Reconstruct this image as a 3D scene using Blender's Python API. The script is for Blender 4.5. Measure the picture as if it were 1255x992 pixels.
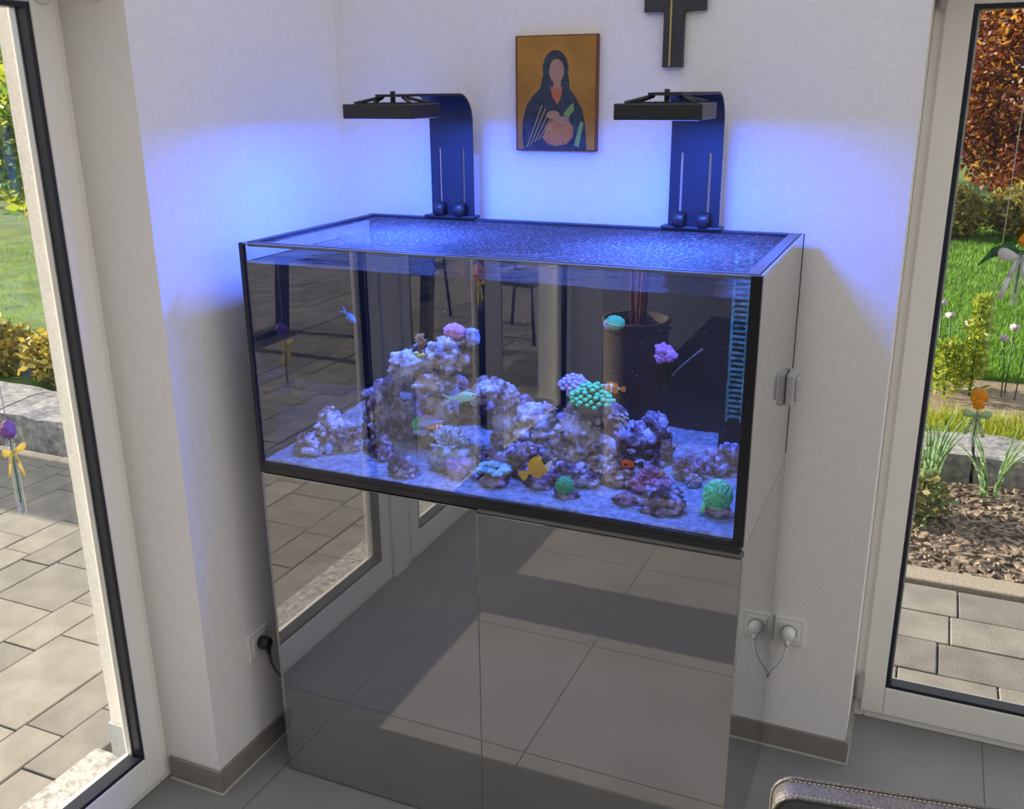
import bpy, bmesh, math, random
from mathutils import Vector, Matrix, noise as mn
random.seed(7)
for o in list(bpy.data.objects): bpy.data.objects.remove(o)
scene = bpy.context.scene
COL = scene.collection
PI = math.pi
rad = math.radians

# ------------------------------------------------------------------ camera
cam_d = bpy.data.cameras.new('camera')
cam = bpy.data.objects.new('camera', cam_d); COL.objects.link(cam)
cam_d.sensor_fit = 'HORIZONTAL'; cam_d.sensor_width = 36
cam_d.lens = 1180.07 / 1255 * 36
cam_d.clip_start = .02; cam_d.clip_end = 300
r_ = (0.917469, 0.397711, -0.008699); u_ = (-0.116684, 0.289953, 0.949901); b_ = (0.380309, -0.870490, 0.312429)
cam.matrix_world = Matrix(((r_[0], u_[0], b_[0], 1.47905), (r_[1], u_[1], b_[1], -1.80359), (r_[2], u_[2], b_[2], 1.80769), (0, 0, 0, 1)))
scene.camera = cam

# ------------------------------------------------------------------ sky, sun, exposure
world = bpy.data.worlds.new('sky'); scene.world = world; world.use_nodes = True
bg = world.node_tree.nodes['Background']
bg.inputs[0].default_value = (.92, .93, .97, 1); bg.inputs[1].default_value = .70
sun_d = bpy.data.lights.new('sun_offscreen', 'SUN'); sun = bpy.data.objects.new('sun_offscreen', sun_d); COL.objects.link(sun)
sun_d.energy = 10.0; sun_d.color = (1, .84, .64); sun_d.angle = rad(.8)
sun.rotation_euler = Vector((math.cos(rad(17)), -0.01, -math.sin(rad(17)))).to_track_quat('-Z', 'Y').to_euler()
vs = scene.view_settings
vs.view_transform = 'Standard'; vs.look = 'None'; vs.gamma = 1; vs.use_curve_mapping = False; vs.exposure = 0.50

# ------------------------------------------------------------------ materials
def nt(name):
    m = bpy.data.materials.new(name); m.use_nodes = True
    return m, m.node_tree, m.node_tree.nodes['Principled BSDF']
def c4(c): return (c[0], c[1], c[2], 1)
def mat(name, col, rough=.6, col2=None, scale=20, detail=4, bump=0, bscale=None, spec=.5, metal=0, coat=0, lo=.35, hi=.65, stretch=None, transl=0):
    m, t, p = nt(name)
    p.inputs['Base Color'].default_value = c4(col); p.inputs['Roughness'].default_value = rough
    p.inputs['Specular IOR Level'].default_value = spec; p.inputs['Metallic'].default_value = metal
    p.inputs['Coat Weight'].default_value = coat; p.inputs['Coat Roughness'].default_value = .03
    tc = t.nodes.new('ShaderNodeTexCoord'); vec = tc.outputs['Object']
    if stretch:
        mp = t.nodes.new('ShaderNodeMapping'); mp.inputs['Scale'].default_value = stretch
        t.links.new(vec, mp.inputs[0]); vec = mp.outputs[0]
    if col2:
        n = t.nodes.new('ShaderNodeTexNoise'); n.inputs['Scale'].default_value = scale; n.inputs['Detail'].default_value = detail
        t.links.new(vec, n.inputs['Vector'])
        r = t.nodes.new('ShaderNodeValToRGB'); r.color_ramp.elements[0].position = lo; r.color_ramp.elements[1].position = hi
        r.color_ramp.elements[0].color = c4(col); r.color_ramp.elements[1].color = c4(col2)
        t.links.new(n.outputs['Fac'], r.inputs[0]); t.links.new(r.outputs[0], p.inputs['Base Color'])
    if bump:
        n2 = t.nodes.new('ShaderNodeTexNoise'); n2.inputs['Scale'].default_value = bscale or scale * 3; n2.inputs['Detail'].default_value = 5
        t.links.new(vec, n2.inputs['Vector'])
        b = t.nodes.new('ShaderNodeBump'); b.inputs['Strength'].default_value = bump; b.inputs['Distance'].default_value = .004
        t.links.new(n2.outputs['Fac'], b.inputs['Height']); t.links.new(b.outputs[0], p.inputs['Normal'])
    if transl:
        p.inputs['Subsurface Weight'].default_value = 0
        tr = t.nodes.new('ShaderNodeBsdfTranslucent'); tr.inputs[0].default_value = c4(col2 or col)
        mx = t.nodes.new('ShaderNodeMixShader'); mx.inputs[0].default_value = transl
        t.links.new(p.outputs[0], mx.inputs[1]); t.links.new(tr.outputs[0], mx.inputs[2])
        t.links.new(mx.outputs[0], t.nodes['Material Output'].inputs[0])
    return m
def glass(name, tint=(1, 1, 1), base=.0, gain=1.0, rough=0, ior=1.5, gcol=(1, 1, 1)):
    """thin clear pane: transparent with a Fresnel reflection"""
    m = bpy.data.materials.new(name); m.use_nodes = True; t = m.node_tree; t.nodes.remove(t.nodes['Principled BSDF'])
    tr = t.nodes.new('ShaderNodeBsdfTransparent'); tr.inputs[0].default_value = c4(tint)
    g = t.nodes.new('ShaderNodeBsdfGlossy'); g.inputs['Roughness'].default_value = rough; g.inputs[0].default_value = c4(gcol)
    lw = t.nodes.new('ShaderNodeLayerWeight'); lw.inputs[0].default_value = .5
    # Schlick: base + gain*(facing^5)
    pw = t.nodes.new('ShaderNodeMath'); pw.operation = 'POWER'; pw.inputs[1].default_value = 4.0
    t.links.new(lw.outputs['Facing'], pw.inputs[0])
    ma = t.nodes.new('ShaderNodeMath'); ma.operation = 'MULTIPLY_ADD'; ma.inputs[1].default_value = gain; ma.inputs[2].default_value = base; ma.use_clamp = True
    t.links.new(pw.outputs[0], ma.inputs[0])
    mx = t.nodes.new('ShaderNodeMixShader'); t.links.new(ma.outputs[0], mx.inputs[0])
    t.links.new(tr.outputs[0], mx.inputs[1]); t.links.new(g.outputs[0], mx.inputs[2])
    t.links.new(mx.outputs[0], t.nodes['Material Output'].inputs[0])
    return m
def lacquer(name, col, base, gain, rough=.03):
    """high gloss panel: coloured ground under a mirror-like coat"""
    m, t, p = nt(name)
    p.inputs['Base Color'].default_value = c4(col); p.inputs['Roughness'].default_value = .6; p.inputs['Specular IOR Level'].default_value = .1
    g = t.nodes.new('ShaderNodeBsdfGlossy'); g.inputs['Roughness'].default_value = rough
    lw = t.nodes.new('ShaderNodeLayerWeight'); lw.inputs[0].default_value = .5
    pw = t.nodes.new('ShaderNodeMath'); pw.operation = 'POWER'; pw.inputs[1].default_value = 3.0
    t.links.new(lw.outputs['Facing'], pw.inputs[0])
    ma = t.nodes.new('ShaderNodeMath'); ma.operation = 'MULTIPLY_ADD'; ma.inputs[1].default_value = gain; ma.inputs[2].default_value = base; ma.use_clamp = True
    t.links.new(pw.outputs[0], ma.inputs[0])
    mx = t.nodes.new('ShaderNodeMixShader'); t.links.new(ma.outputs[0], mx.inputs[0])
    t.links.new(p.outputs[0], mx.inputs[1]); t.links.new(g.outputs[0], mx.inputs[2])
    t.links.new(mx.outputs[0], t.nodes['Material Output'].inputs[0])
    return m
def ramp3(name, cols, pos, scale, rough=.8, detail=6, bump=.6, bscale=90):
    m, t, p = nt(name); p.inputs['Roughness'].default_value = rough; p.inputs['Specular IOR Level'].default_value = .25
    tc = t.nodes.new('ShaderNodeTexCoord'); n = t.nodes.new('ShaderNodeTexNoise'); n.inputs['Scale'].default_value = scale; n.inputs['Detail'].default_value = detail
    n.inputs['Roughness'].default_value = .65
    t.links.new(tc.outputs['Object'], n.inputs['Vector'])
    r = t.nodes.new('ShaderNodeValToRGB'); e = r.color_ramp.elements
    while len(e) < len(cols): e.new(.5)
    for i, (c, q) in enumerate(zip(cols, pos)): e[i].position = q; e[i].color = c4(c)
    t.links.new(n.outputs['Fac'], r.inputs[0]); t.links.new(r.outputs[0], p.inputs['Base Color'])
    n2 = t.nodes.new('ShaderNodeTexNoise'); n2.inputs['Scale'].default_value = bscale; n2.inputs['Detail'].default_value = 4
    t.links.new(tc.outputs['Object'], n2.inputs['Vector'])
    b = t.nodes.new('ShaderNodeBump'); b.inputs['Strength'].default_value = bump; b.inputs['Distance'].default_value = .003
    t.links.new(n2.outputs['Fac'], b.inputs['Height']); t.links.new(b.outputs[0], p.inputs['Normal'])
    return m

M = {}
M['wall'] = mat('wall_plaster', (.82, .795, .76), .85, (.85, .825, .79), 60, bump=.25, bscale=160)
M['reveal'] = M['wall']
M['stucco'] = mat('outside_stucco', (.70, .70, .69), .9, (.77, .77, .76), 90, bump=.8, bscale=150)
M['plinth'] = mat('outside_plinth', (.32, .36, .40), .8, (.38, .42, .45), 60)
M['pvc'] = mat('white_frame', (.86, .83, .75), .35, (.88, .855, .78), 4)
M['gasket'] = mat('rubber_gasket', (.012, .016, .026), .35)
M['spacer'] = mat('aluminium_spacer', (.55, .56, .57), .35, metal=.7)
M['pane'] = glass('window_glass', (.97, .98, .98), .03, .5)
M['tile'] = mat('floor_tile', (.215, .212, .208), .45, (.26, .255, .248), 3.5, detail=8, bump=.08, bscale=60, spec=.4)
M['grout'] = mat('floor_grout', (.30, .29, .27), .9)
M['skirt'] = mat('skirting_tile', (.225, .205, .18), .5, (.27, .25, .22), 8)
M['skirtjoint'] = mat('skirting_joint', (.55, .53, .48), .8)
M['paver'] = mat('paver_concrete', (.17, .166, .155), .85, (.29, .278, .255), 7, detail=8, bump=.35, bscale=140, lo=.3, hi=.75)
M['paver_dark'] = mat('paver_concrete_dark', (.135, .132, .128), .85, (.235, .226, .213), 7, detail=8, bump=.35, bscale=140, lo=.3, hi=.75)
M['joint'] = mat('paver_joint', (.14, .13, .11), .95)
M['granite'] = ramp3('granite', [(.20, .20, .21), (.38, .38, .38), (.58, .58, .57)], [.35, .5, .68], 55, detail=8)
M['granite_dark'] = ramp3('granite_block', [(.12, .125, .14), (.24, .25, .27), (.42, .43, .44)], [.3, .5, .7], 25, detail=9)
M['kerb'] = mat('kerb_concrete', (.26, .235, .19), .9, (.36, .33, .28), 80, bump=.5)
M['soil'] = mat('garden_soil', (.17, .13, .09), .95, (.27, .215, .16), 18, bump=1, bscale=60)
M['lawn'] = mat('lawn_ground', (.05, .12, .015), .95, (.12, .22, .03), 3, bump=.6, bscale=80)
M['black'] = mat('black_plastic', (.014, .015, .018), .38, (.02, .021, .024), 10)
M['satin_black'] = mat('black_lacquered_metal', (.02, .022, .03), .5)
M['tank_glass'] = glass('aquarium_glass', (.93, .96, .97), .085, .9, gcol=(.98, .98, 1))
M['rim_glass'] = glass('aquarium_rim_glass', (.93, .96, .98), .05, .8)
M['side_glass'] = lacquer('aquarium_side_glass', (.03, .032, .04), .48, 1.1, 0.005)
M['end_dark'] = lacquer('end_glass_reflection_tone', (.010, .010, .010), .05, .5, 0.01)  # near-black colour stands in for internal reflection below the water line
M['silicone'] = mat('black_silicone', (.008, .009, .014), .3)
M['base_trim'] = mat('tank_base_edge', (.016, .017, .02), .2)
M['cab'] = lacquer('grey_gloss_lacquer', (.13, .126, .118), .30, .9, .015)
M['cover_grey'] = mat('dark_grey_profile', (.10, .105, .115), .4)
M['edge'] = mat('polished_glass_edge', (.16, .19, .22), .2)
M['net'] = None
M['white_plastic'] = mat('white_plastic', (.78, .77, .73), .4)
M['grey_plastic'] = mat('grey_plastic', (.42, .41, .40), .4)
M['steel'] = mat('brushed_steel', (.5, .5, .5), .3, metal=1)
M['clear'] = glass('clear_tube_glass', (.93, .96, .96), .10, .8)
M['leather'] = mat('grey_leather', (.060, .057, .053), .45, (.075, .072, .067), 90, bump=.5, bscale=260, spec=.5)
M['thread'] = mat('pale_thread', (.22, .21, .19), .8)
M['gold'] = mat('gold_ground', (.30, .135, .012), .55, (.42, .205, .025), 14, detail=6)
M['frame_brown'] = mat('board_edge', (.16, .05, .025), .6)
M['gold_metal'] = mat('gold_inlay', (.65, .5, .2), .35, metal=.8)
M['cross'] = mat('dark_slate', (.028, .03, .034), .5, (.04, .042, .046), 20)

# back panel of the tank with specks of coralline growth
def back_panel():
    m, t, p = nt('tank_back_panel'); p.inputs['Roughness'].default_value = .35
    tc = t.nodes.new('ShaderNodeTexCoord'); n = t.nodes.new('ShaderNodeTexVoronoi'); n.inputs['Scale'].default_value = 60
    n.inputs['Randomness'].default_value = 1; t.links.new(tc.outputs['Object'], n.inputs['Vector'])
    n2 = t.nodes.new('ShaderNodeTexNoise'); n2.inputs['Scale'].default_value = 14; t.links.new(tc.outputs['Object'], n2.inputs['Vector'])
    s = t.nodes.new('ShaderNodeMath'); s.operation = 'MULTIPLY_ADD'; s.inputs[1].default_value = -.42; s.inputs[2].default_value = .30
    t.links.new(n2.outputs['Fac'], s.inputs[0])
    lt = t.nodes.new('ShaderNodeMath'); lt.operation = 'LESS_THAN'; t.links.new(n.outputs['Distance'], lt.inputs[0]); t.links.new(s.outputs[0], lt.inputs[1])
    mx = t.nodes.new('ShaderNodeMix'); mx.data_type = 'RGBA'
    mx.inputs[6].default_value = (.008, .008, .009, 1); mx.inputs[7].default_value = (.18, .18, .18, 1)
    t.links.new(lt.outputs[0], mx.inputs[0]); t.links.new(mx.outputs[2], p.inputs['Base Color'])
    return m
M['back'] = back_panel()
def net_mat():
    m, t, p = nt('fine_net'); p.inputs['Base Color'].default_value = (.06, .06, .065, 1); p.inputs['Roughness'].default_value = .5
    tc = t.nodes.new('ShaderNodeTexCoord'); sp = t.nodes.new('ShaderNodeSeparateXYZ'); t.links.new(tc.outputs['Object'], sp.inputs[0])
    nz = t.nodes.new('ShaderNodeTexNoise'); nz.inputs['Scale'].default_value = 130; nz.inputs['Detail'].default_value = 3; t.links.new(tc.outputs['Object'], nz.inputs['Vector'])
    nr = t.nodes.new('ShaderNodeValToRGB'); nr.color_ramp.elements[0].position = .54; nr.color_ramp.elements[1].position = .66
    nr.color_ramp.elements[0].color = (.06, .06, .065, 1); nr.color_ramp.elements[1].color = (.40, .40, .40, 1)
    t.links.new(nz.outputs['Fac'], nr.inputs[0]); t.links.new(nr.outputs[0], p.inputs['Base Color'])
    def stripes(sock):
        a = t.nodes.new('ShaderNodeMath'); a.operation = 'MULTIPLY'; a.inputs[1].default_value = 1 / .0064; t.links.new(sock, a.inputs[0])
        f = t.nodes.new('ShaderNodeMath'); f.operation = 'FRACT'; t.links.new(a.outputs[0], f.inputs[0])
        l = t.nodes.new('ShaderNodeMath'); l.operation = 'LESS_THAN'; l.inputs[1].default_value = .28; t.links.new(f.outputs[0], l.inputs[0]); return l.outputs[0]
    mxm = t.nodes.new('ShaderNodeMath'); mxm.operation = 'MAXIMUM'; t.links.new(stripes(sp.outputs[0]), mxm.inputs[0]); t.links.new(stripes(sp.outputs[1]), mxm.inputs[1])
    tr = t.nodes.new('ShaderNodeBsdfTransparent'); mx = t.nodes.new('ShaderNodeMixShader')
    t.links.new(mxm.outputs[0], mx.inputs[0]); t.links.new(tr.outputs[0], mx.inputs[1]); t.links.new(p.outputs[0], mx.inputs[2])
    t.links.new(mx.outputs[0], t.nodes['Material Output'].inputs[0]); return m
M['net'] = net_mat()
def water_mat():
    m = glass('tank_water', (.82, .92, .98), .02, .55, .01); t = m.node_tree
    g = [n for n in t.nodes if n.type == 'BSDF_GLOSSY'][0]
    tc = t.nodes.new('ShaderNodeTexCoord'); n = t.nodes.new('ShaderNodeTexNoise'); n.inputs['Scale'].default_value = 22; n.inputs['Detail'].default_value = 3
    t.links.new(tc.outputs['Object'], n.inputs['Vector']); b = t.nodes.new('ShaderNodeBump'); b.inputs['Strength'].default_value = .35; b.inputs['Distance'].default_value = .01
    t.links.new(n.outputs['Fac'], b.inputs['Height']); t.links.new(b.outputs[0], g.inputs['Normal']); return m
M['water'] = water_mat()
M['sand'] = ramp3('coral_sand', [(.16, .16, .165), (.30, .30, .30), (.47, .47, .465)], [.34, .5, .66], 60, detail=8, bump=.8, bscale=220)
M['rock'] = ramp3('live_rock', [(.07, .035, .035), (.24, .16, .18), (.56, .48, .58), (.85, .80, .88)], [.40, .50, .58, .72], 24, bump=1.0, bscale=70)
M['rock_white'] = ramp3('pale_live_rock', [(.09, .055, .05), (.34, .27, .28), (.68, .62, .68), (.92, .88, .93)], [.36, .46, .55, .68], 24, bump=1.0, bscale=70)
M['rock_brown'] = ramp3('brown_polyp_rock', [(.14, .08, .045), (.42, .30, .22), (.68, .54, .46), (.80, .70, .66)], [.36, .46, .56, .70], 26)
M['rock_dark'] = ramp3('dark_red_rock', [(.05, .018, .02), (.16, .07, .09), (.42, .30, .42), (.70, .62, .72)], [.36, .48, .58, .72], 18)
M['green'] = ramp3('green_coral', [(.01, .22, .06), (.06, .75, .22), (.20, 1, .45)], [.32, .48, .66], 30)
M['green_dark'] = ramp3('dark_green_coral', [(.01, .10, .03), (.02, .40, .14), (.08, .75, .30)], [.32, .48, .66], 40)
M['green_tip'] = mat('green_polyp', (.16, 1.0, .30), .5)
M['polyp_stem'] = mat('polyp_stem', (.30, .22, .15), .6, (.2, .15, .12), 40)
M['lilac'] = mat('lilac_polyp', (.62, .45, .75), .6, (.75, .62, .85), 50)
M['pink'] = mat('pink_coral', (.85, .25, .42), .6, (.95, .45, .58), 40)
M['pinkbrown'] = ramp3('rose_brown_coral', [(.30, .10, .10), (.52, .22, .24), (.66, .36, .40)], [.35, .5, .66], 40)
M['leathercoral'] = ramp3('pale_leather_coral', [(.20, .22, .22), (.42, .48, .46), (.68, .74, .70)], [.35, .5, .66], 40)
M['mush'] = ramp3('mauve_mushroom', [(.30, .12, .12), (.48, .28, .32), (.60, .46, .52)], [.35, .5, .66], 30)
M['platecol'] = ramp3('turquoise_plate', [(.15, .30, .28), (.30, .58, .52), (.6, .82, .74)], [.35, .5, .66], 30)
M['bluecoral'] = mat('blue_coral', (.35, .42, .8), .6, (.5, .6, .9), 40)
M['yellow_polyp'] = mat('yellow_polyp', (.9, .7, .1), .6)
M['brown_polyp'] = mat('brown_polyp', (.45, .2, .06), .6, (.6, .32, .1), 40)
M['algae'] = ramp3('comb_algae', [(.02, .06, .04), (.10, .28, .16), (.34, .40, .30)], [.35, .5, .68], 60)
def flat(name, c, rough=.5, **k): return mat(name, c, rough, **k)
M['f_orange'] = flat('fish_orange', (.95, .30, .03)); M['f_white'] = flat('fish_white', (.92, .92, .92)); M['f_black'] = flat('fish_black', (.01, .01, .012))
M['f_yellow'] = flat('fish_yellow', (1.0, .50, .01)); M['f_pale'] = flat('fish_pale_green', (.45, .95, .70)); M['f_red'] = flat('fish_red', (.95, .12, .02))
M['f_blue'] = flat('fish_blue', (.02, .35, .9)); M['f_silver'] = flat('fish_silver', (.7, .72, .75))
M['string'] = flat('nylon_string', (.6, .58, .54))
M['r_yellow'] = flat('yellow_ribbon', (.85, .72, .20), .5, transl=.4); M['r_white'] = flat('white_ribbon', (.85, .84, .80), .5, transl=.4)
M['r_green'] = flat('pale_green_ribbon', (.55, .72, .42), .5, transl=.4)
M['p_purple'] = mat('purple_petal', (.30, .12, .38), .6, (.45, .24, .52), 60, transl=.25); M['p_orange'] = mat('orange_petal', (.85, .30, .01), .6, (.95, .5, .03), 60, transl=.35)
M['p_yellow'] = flat('yellow_petal', (.85, .62, .05), .6, transl=.3); M['leafg'] = flat('dark_leaf', (.05, .16, .07), .5, transl=.25)
M['copper'] = mat('copper_leaf', (.075, .018, .014), .5, (.19, .045, .02), 2.2, transl=.4); M['orange_leaf'] = mat('orange_leaf', (.34, .10, .01), .5, (.50, .25, .03), 1.5, transl=.5)
M['olive'] = mat('olive_leaf', (.11, .11, .025), .6, (.20, .20, .05), 2, transl=.35); M['limeleaf'] = mat('lime_leaf', (.17, .26, .02), .5, (.34, .40, .04), 2, transl=.5)
M['grassleaf'] = mat('grass_blade', (.055, .17, .012), .6, (.15, .32, .03), 1.2, transl=.4); M['iris'] = mat('iris_leaf', (.14, .30, .14), .5, (.30, .45, .22), 6, transl=.3)
M['goldleaf'] = mat('golden_leaf', (.30, .24, .03), .6, (.46, .37, .06), 3, transl=.4); M['bark'] = mat('bark', (.10, .07, .05), .9, (.18, .13, .09), 12)
M['mulch'] = mat('bark_mulch', (.20, .13, .09), .9, (.48, .38, .30), 9, detail=2); M['pom'] = mat('mauve_flower', (.45, .36, .50), .8, (.62, .52, .62), 80)
M['outdoor'] = flat('anthracite_metal', (.02, .022, .026), .45)
M['planter'] = mat('taupe_planter', (.20, .17, .14), .6, (.25, .215, .18), 8); M['trunk'] = mat('reddish_stem', (.32, .12, .05), .7, (.42, .18, .08), 20)
M['peat'] = mat('potting_soil', (.05, .035, .025), .95, (.14, .10, .06), 40, bump=1)

# ------------------------------------------------------------------ mesh helpers
class MB:
    def __init__(s): s.v = []; s.f = []; s.m = []
    def add(s, vs, fs, mi=0):
        n = len(s.v); s.v += [tuple(v) for v in vs]; s.f += [tuple(i + n for i in f) for f in fs]; s.m += [mi] * len(fs); return s
    def box(s, a, b, mi=0, bev=0):
        x0, y0, z0 = a; x1, y1, z1 = b
        if bev:
            bm = bmesh.new(); bmesh.ops.create_cube(bm, size=1)
            for v in bm.verts: v.co = Vector(((x0 + x1) / 2 + v.co.x * (x1 - x0), (y0 + y1) / 2 + v.co.y * (y1 - y0), (z0 + z1) / 2 + v.co.z * (z1 - z0)))
            bmesh.ops.bevel(bm, geom=bm.edges[:], offset=bev, segments=2, affect='EDGES', profile=.5)
            bm.verts.index_update(); s.add([v.co[:] for v in bm.verts], [[v.index for v in f.verts] for f in bm.faces], mi); bm.free(); return s
        return s.add([(x0, y0, z0), (x1, y0, z0), (x1, y1, z0), (x0, y1, z0), (x0, y0, z1), (x1, y0, z1), (x1, y1, z1), (x0, y1, z1)],
                     [(0, 3, 2, 1), (4, 5, 6, 7), (0, 1, 5, 4), (1, 2, 6, 5), (2, 3, 7, 6), (3, 0, 4, 7)], mi)
    def tube(s, pts, r, n=8, mi=0, cap=True):
        pts = [Vector(p) for p in pts]; R = r if isinstance(r, (list, tuple)) else [r] * len(pts); rings = []
        up = None
        for i, p in enumerate(pts):
            d = (pts[min(i + 1, len(pts) - 1)] - pts[max(i - 1, 0)]).normalized()
            if up is None: up = Vector((0, 0, 1)) if abs(d.z) < .9 else Vector((1, 0, 0))
            a = d.cross(up).normalized(); up = a.cross(d).normalized()
            rings.append([p + R[i] * (math.cos(2 * PI * k / n) * a + math.sin(2 * PI * k / n) * up) for k in range(n)])
        vs = [v for g in rings for v in g]; fs = []
        for i in range(len(pts) - 1):
            for k in range(n): fs.append((i * n + k, i * n + (k + 1) % n, (i + 1) * n + (k + 1) % n, (i + 1) * n + k))
        if cap: fs.append(tuple(range(n))[::-1]); fs.append(tuple(range((len(pts) - 1) * n, len(pts) * n)))
        return s.add(vs, fs, mi)
    def lathe(s, prof, c=(0, 0, 0), n=24, mi=0, axis='z'):
        vs = []; fs = []
        for r, z in prof:
            for k in range(n):
                a = 2 * PI * k / n; q = (r * math.cos(a), r * math.sin(a), z)
                if axis == 'y': q = (q[0], q[2], q[1])
                if axis == 'x': q = (q[2], q[0], q[1])
                vs.append((c[0] + q[0], c[1] + q[1], c[2] + q[2]))
        for i in range(len(prof) - 1):
            for k in range(n): fs.append((i * n + k, i * n + (k + 1) % n, (i + 1) * n + (k + 1) % n, (i + 1) * n + k))
        return s.add(vs, fs, mi)
    def prism(s, poly, y0, y1, mi=0, plane='xz'):
        n = len(poly)
        def P(a, b, t): return (a, t, b) if plane == 'xz' else ((t, a, b) if plane == 'yz' else (a, b, t))
        vs = [P(a, b, y0) for a, b in poly] + [P(a, b, y1) for a, b in poly]
        fs = [tuple(range(n)), tuple(range(2 * n - 1, n - 1, -1))] + [(i, i + n, (i + 1) % n + n, (i + 1) % n) for i in range(n)]
        return s.add(vs, fs, mi)
    def blob(s, c, rx, ry, rz, sub=4, amp=.25, fr=3, seed=0, mi=0, pits=.0, fn=None):
        bm = bmesh.new(); bmesh.ops.create_icosphere(bm, subdivisions=sub, radius=1); off = Vector((seed * 7.3, seed * 3.1, seed * 1.7))
        for v in bm.verts:
            d = v.co.normalized(); h = 1
            if fn: h = fn(d, off)
            else:
                h += amp * mn.fractal(d * fr * .5 + off, 1.0, 2.1, 5, noise_basis='PERLIN_ORIGINAL') * 1.3
                if pits:
                    q = mn.voronoi(d * fr * 1.9 + off * 2)[0]; h += pits * (min(q[1] - q[0], .5) - .22)
                    q = mn.voronoi(d * fr * 4.6 + off)[0]; h += pits * .5 * (.45 - q[0])
            v.co = Vector((c[0] + d.x * rx * h, c[1] + d.y * ry * h, c[2] + d.z * rz * h))
        bm.verts.index_update(); s.add([v.co[:] for v in bm.verts], [[v.index for v in f.verts] for f in bm.faces], mi); bm.free(); return s
    def build(s, name, mats, parent=None, smooth=False, loc=None):
        me = bpy.data.meshes.new(name); me.from_pydata(s.v, [], s.f)
        for m in (mats if isinstance(mats, list) else [mats]): me.materials.append(M[m] if isinstance(m, str) else m)
        if any(s.m): me.polygons.foreach_set('material_index', s.m)
        if smooth: me.polygons.foreach_set('use_smooth', [True] * len(s.f))
        me.update()
        bm = bmesh.new(); bm.from_mesh(me); bmesh.ops.recalc_face_normals(bm, faces=bm.faces[:]); bm.to_mesh(me); bm.free()
        o = bpy.data.objects.new(name, me); COL.objects.link(o)
        if loc is not None: o.location = loc
        if parent: o.parent = parent
        return o
def tag(o, label=None, cat=None, group=None, kind=None):
    if label: o['label'] = label
    if cat: o['category'] = cat
    if group: o['group'] = group
    if kind: o['kind'] = kind
    return o
def empty(name, loc=(0, 0, 0), label=None, cat=None, group=None, kind=None):
    o = bpy.data.objects.new(name, None); COL.objects.link(o); o.location = loc; o.empty_display_size = .05
    return tag(o, label, cat, group, kind)
def struct(name, mb, m, label=None, parent=None):
    o = mb.build(name, m, parent)
    if not parent: tag(o, label, None, None, 'structure')
    return o
def plate(poly, y0, y1, z, bev=0): return None

# ------------------------------------------------------------------ the room
XW, YW, H = -.112, .63, 2.7
floor = struct('floor', MB().box((-.36, -6, -.06), (5, .98, -.004)), 'grout', 'grey square tiled floor of the room')
tile_me = None
T = .6
for i in range(-1, 8):
    for j in range(-9, 3):
        x0 = -.02 + i * T; y0 = -.32 + j * T; x1 = x0 + T; y1 = y0 + T
        a0, b0, a1, b1 = max(x0, -.30), max(y0, -5.7), min(x1, 4.9), min(y1, .90)
        if a1 - a0 < .02 or b1 - b0 < .02: continue
        g = .0015
        MB().box((a0 + g, b0 + g, -.012), (a1 - g, b1 - g, 0)).build('floor_tile', 'tile', floor)
wb = MB().box((XW, YW, 0), (1.42, .98, H)).box((1.42, YW, 2.09), (2.62, .98, H)).box((2.62, YW, 0), (5, .98, H))
wall_back = struct('wall_back', wb, 'wall', 'white plaster wall behind the aquarium')
wl = MB().box((-.30, -.148, 0), (XW, .98, H)).box((-.30, -3.06, 2.09), (XW, -.148, H)).box((-.30, -6, 0), (XW, -3.06, H))
wall_left = struct('wall_left', wl, 'wall', 'white plaster wall beside the aquarium')
wo = MB().box((-.485, -.150, .12), (-.30, .98, H)).box((-.485, -3.06, 2.09), (-.30, -.150, H)).box((-.485, -6, .12), (-.30, -3.06, H))
struct('wall_outer', wo, 'stucco', 'rough white outside render around the glass doors')
struct('trim_1', MB().box((-.49, -.158, -.05), (-.36, .98, .12)).box((-.49, -6, -.05), (-.36, -3.06, .12)), 'plinth', 'grey plinth at the foot of the outside wall')
struct('ceiling', MB().box((-.30, -6, H), (5, -2.4, H + .12)), 'wall', 'unseen white ceiling added only over the rear to darken it')  # partial ceiling, added to darken the rear mirrored in the tank
struct('wall_front', MB().box((-.30, -6.15, 0), (5, -6, H + .12)), 'wall', 'unseen white plaster wall added to darken the rear of the room')  # put in with the ceiling to keep daylight off the rear
# skirting tiles
def skirting(name, boxes, label):
    o = None
    for a, b in boxes:
        if o is None:
            o = MB().box(a, b, bev=.0015).build(name, 'skirt'); tag(o, label, None, None, 'structure')
        else: MB().box(a, b, bev=.0015).build('skirting_tile', 'skirt', o)
    return o
bl = skirting('baseboard_left', [((XW + .0001, -.1478, .004), (XW + .009, .21, .07)), ((XW, .213, .004), (XW + .009, .62, .07)), ((-.28, -.157, .004), (XW + .009, -.148, .07))], 'grey tile skirting of the left wall')
MB().box((-.28, -.160, 0), (XW + .012, -.148, .005)).box((XW, -.148, 0), (XW + .012, .61, .005)).build('joint_line', 'skirtjoint', bl)
br = skirting('baseboard_back', [((.85, YW - .009, .004), (1.4295, YW - .0002, .07)), ((XW + .01, YW - .009, .004), (.847, YW, .07)), ((1.4202, YW, .004), (1.4295, .86, .07))], 'grey tile skirting of the back wall')
MB().box((.85, YW - .012, 0), (1.432, YW - .0092, .005)).box((1.4297, YW - .0092, 0), (1.432, .86, .005)).build('joint_line', 'skirtjoint', br)

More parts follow.
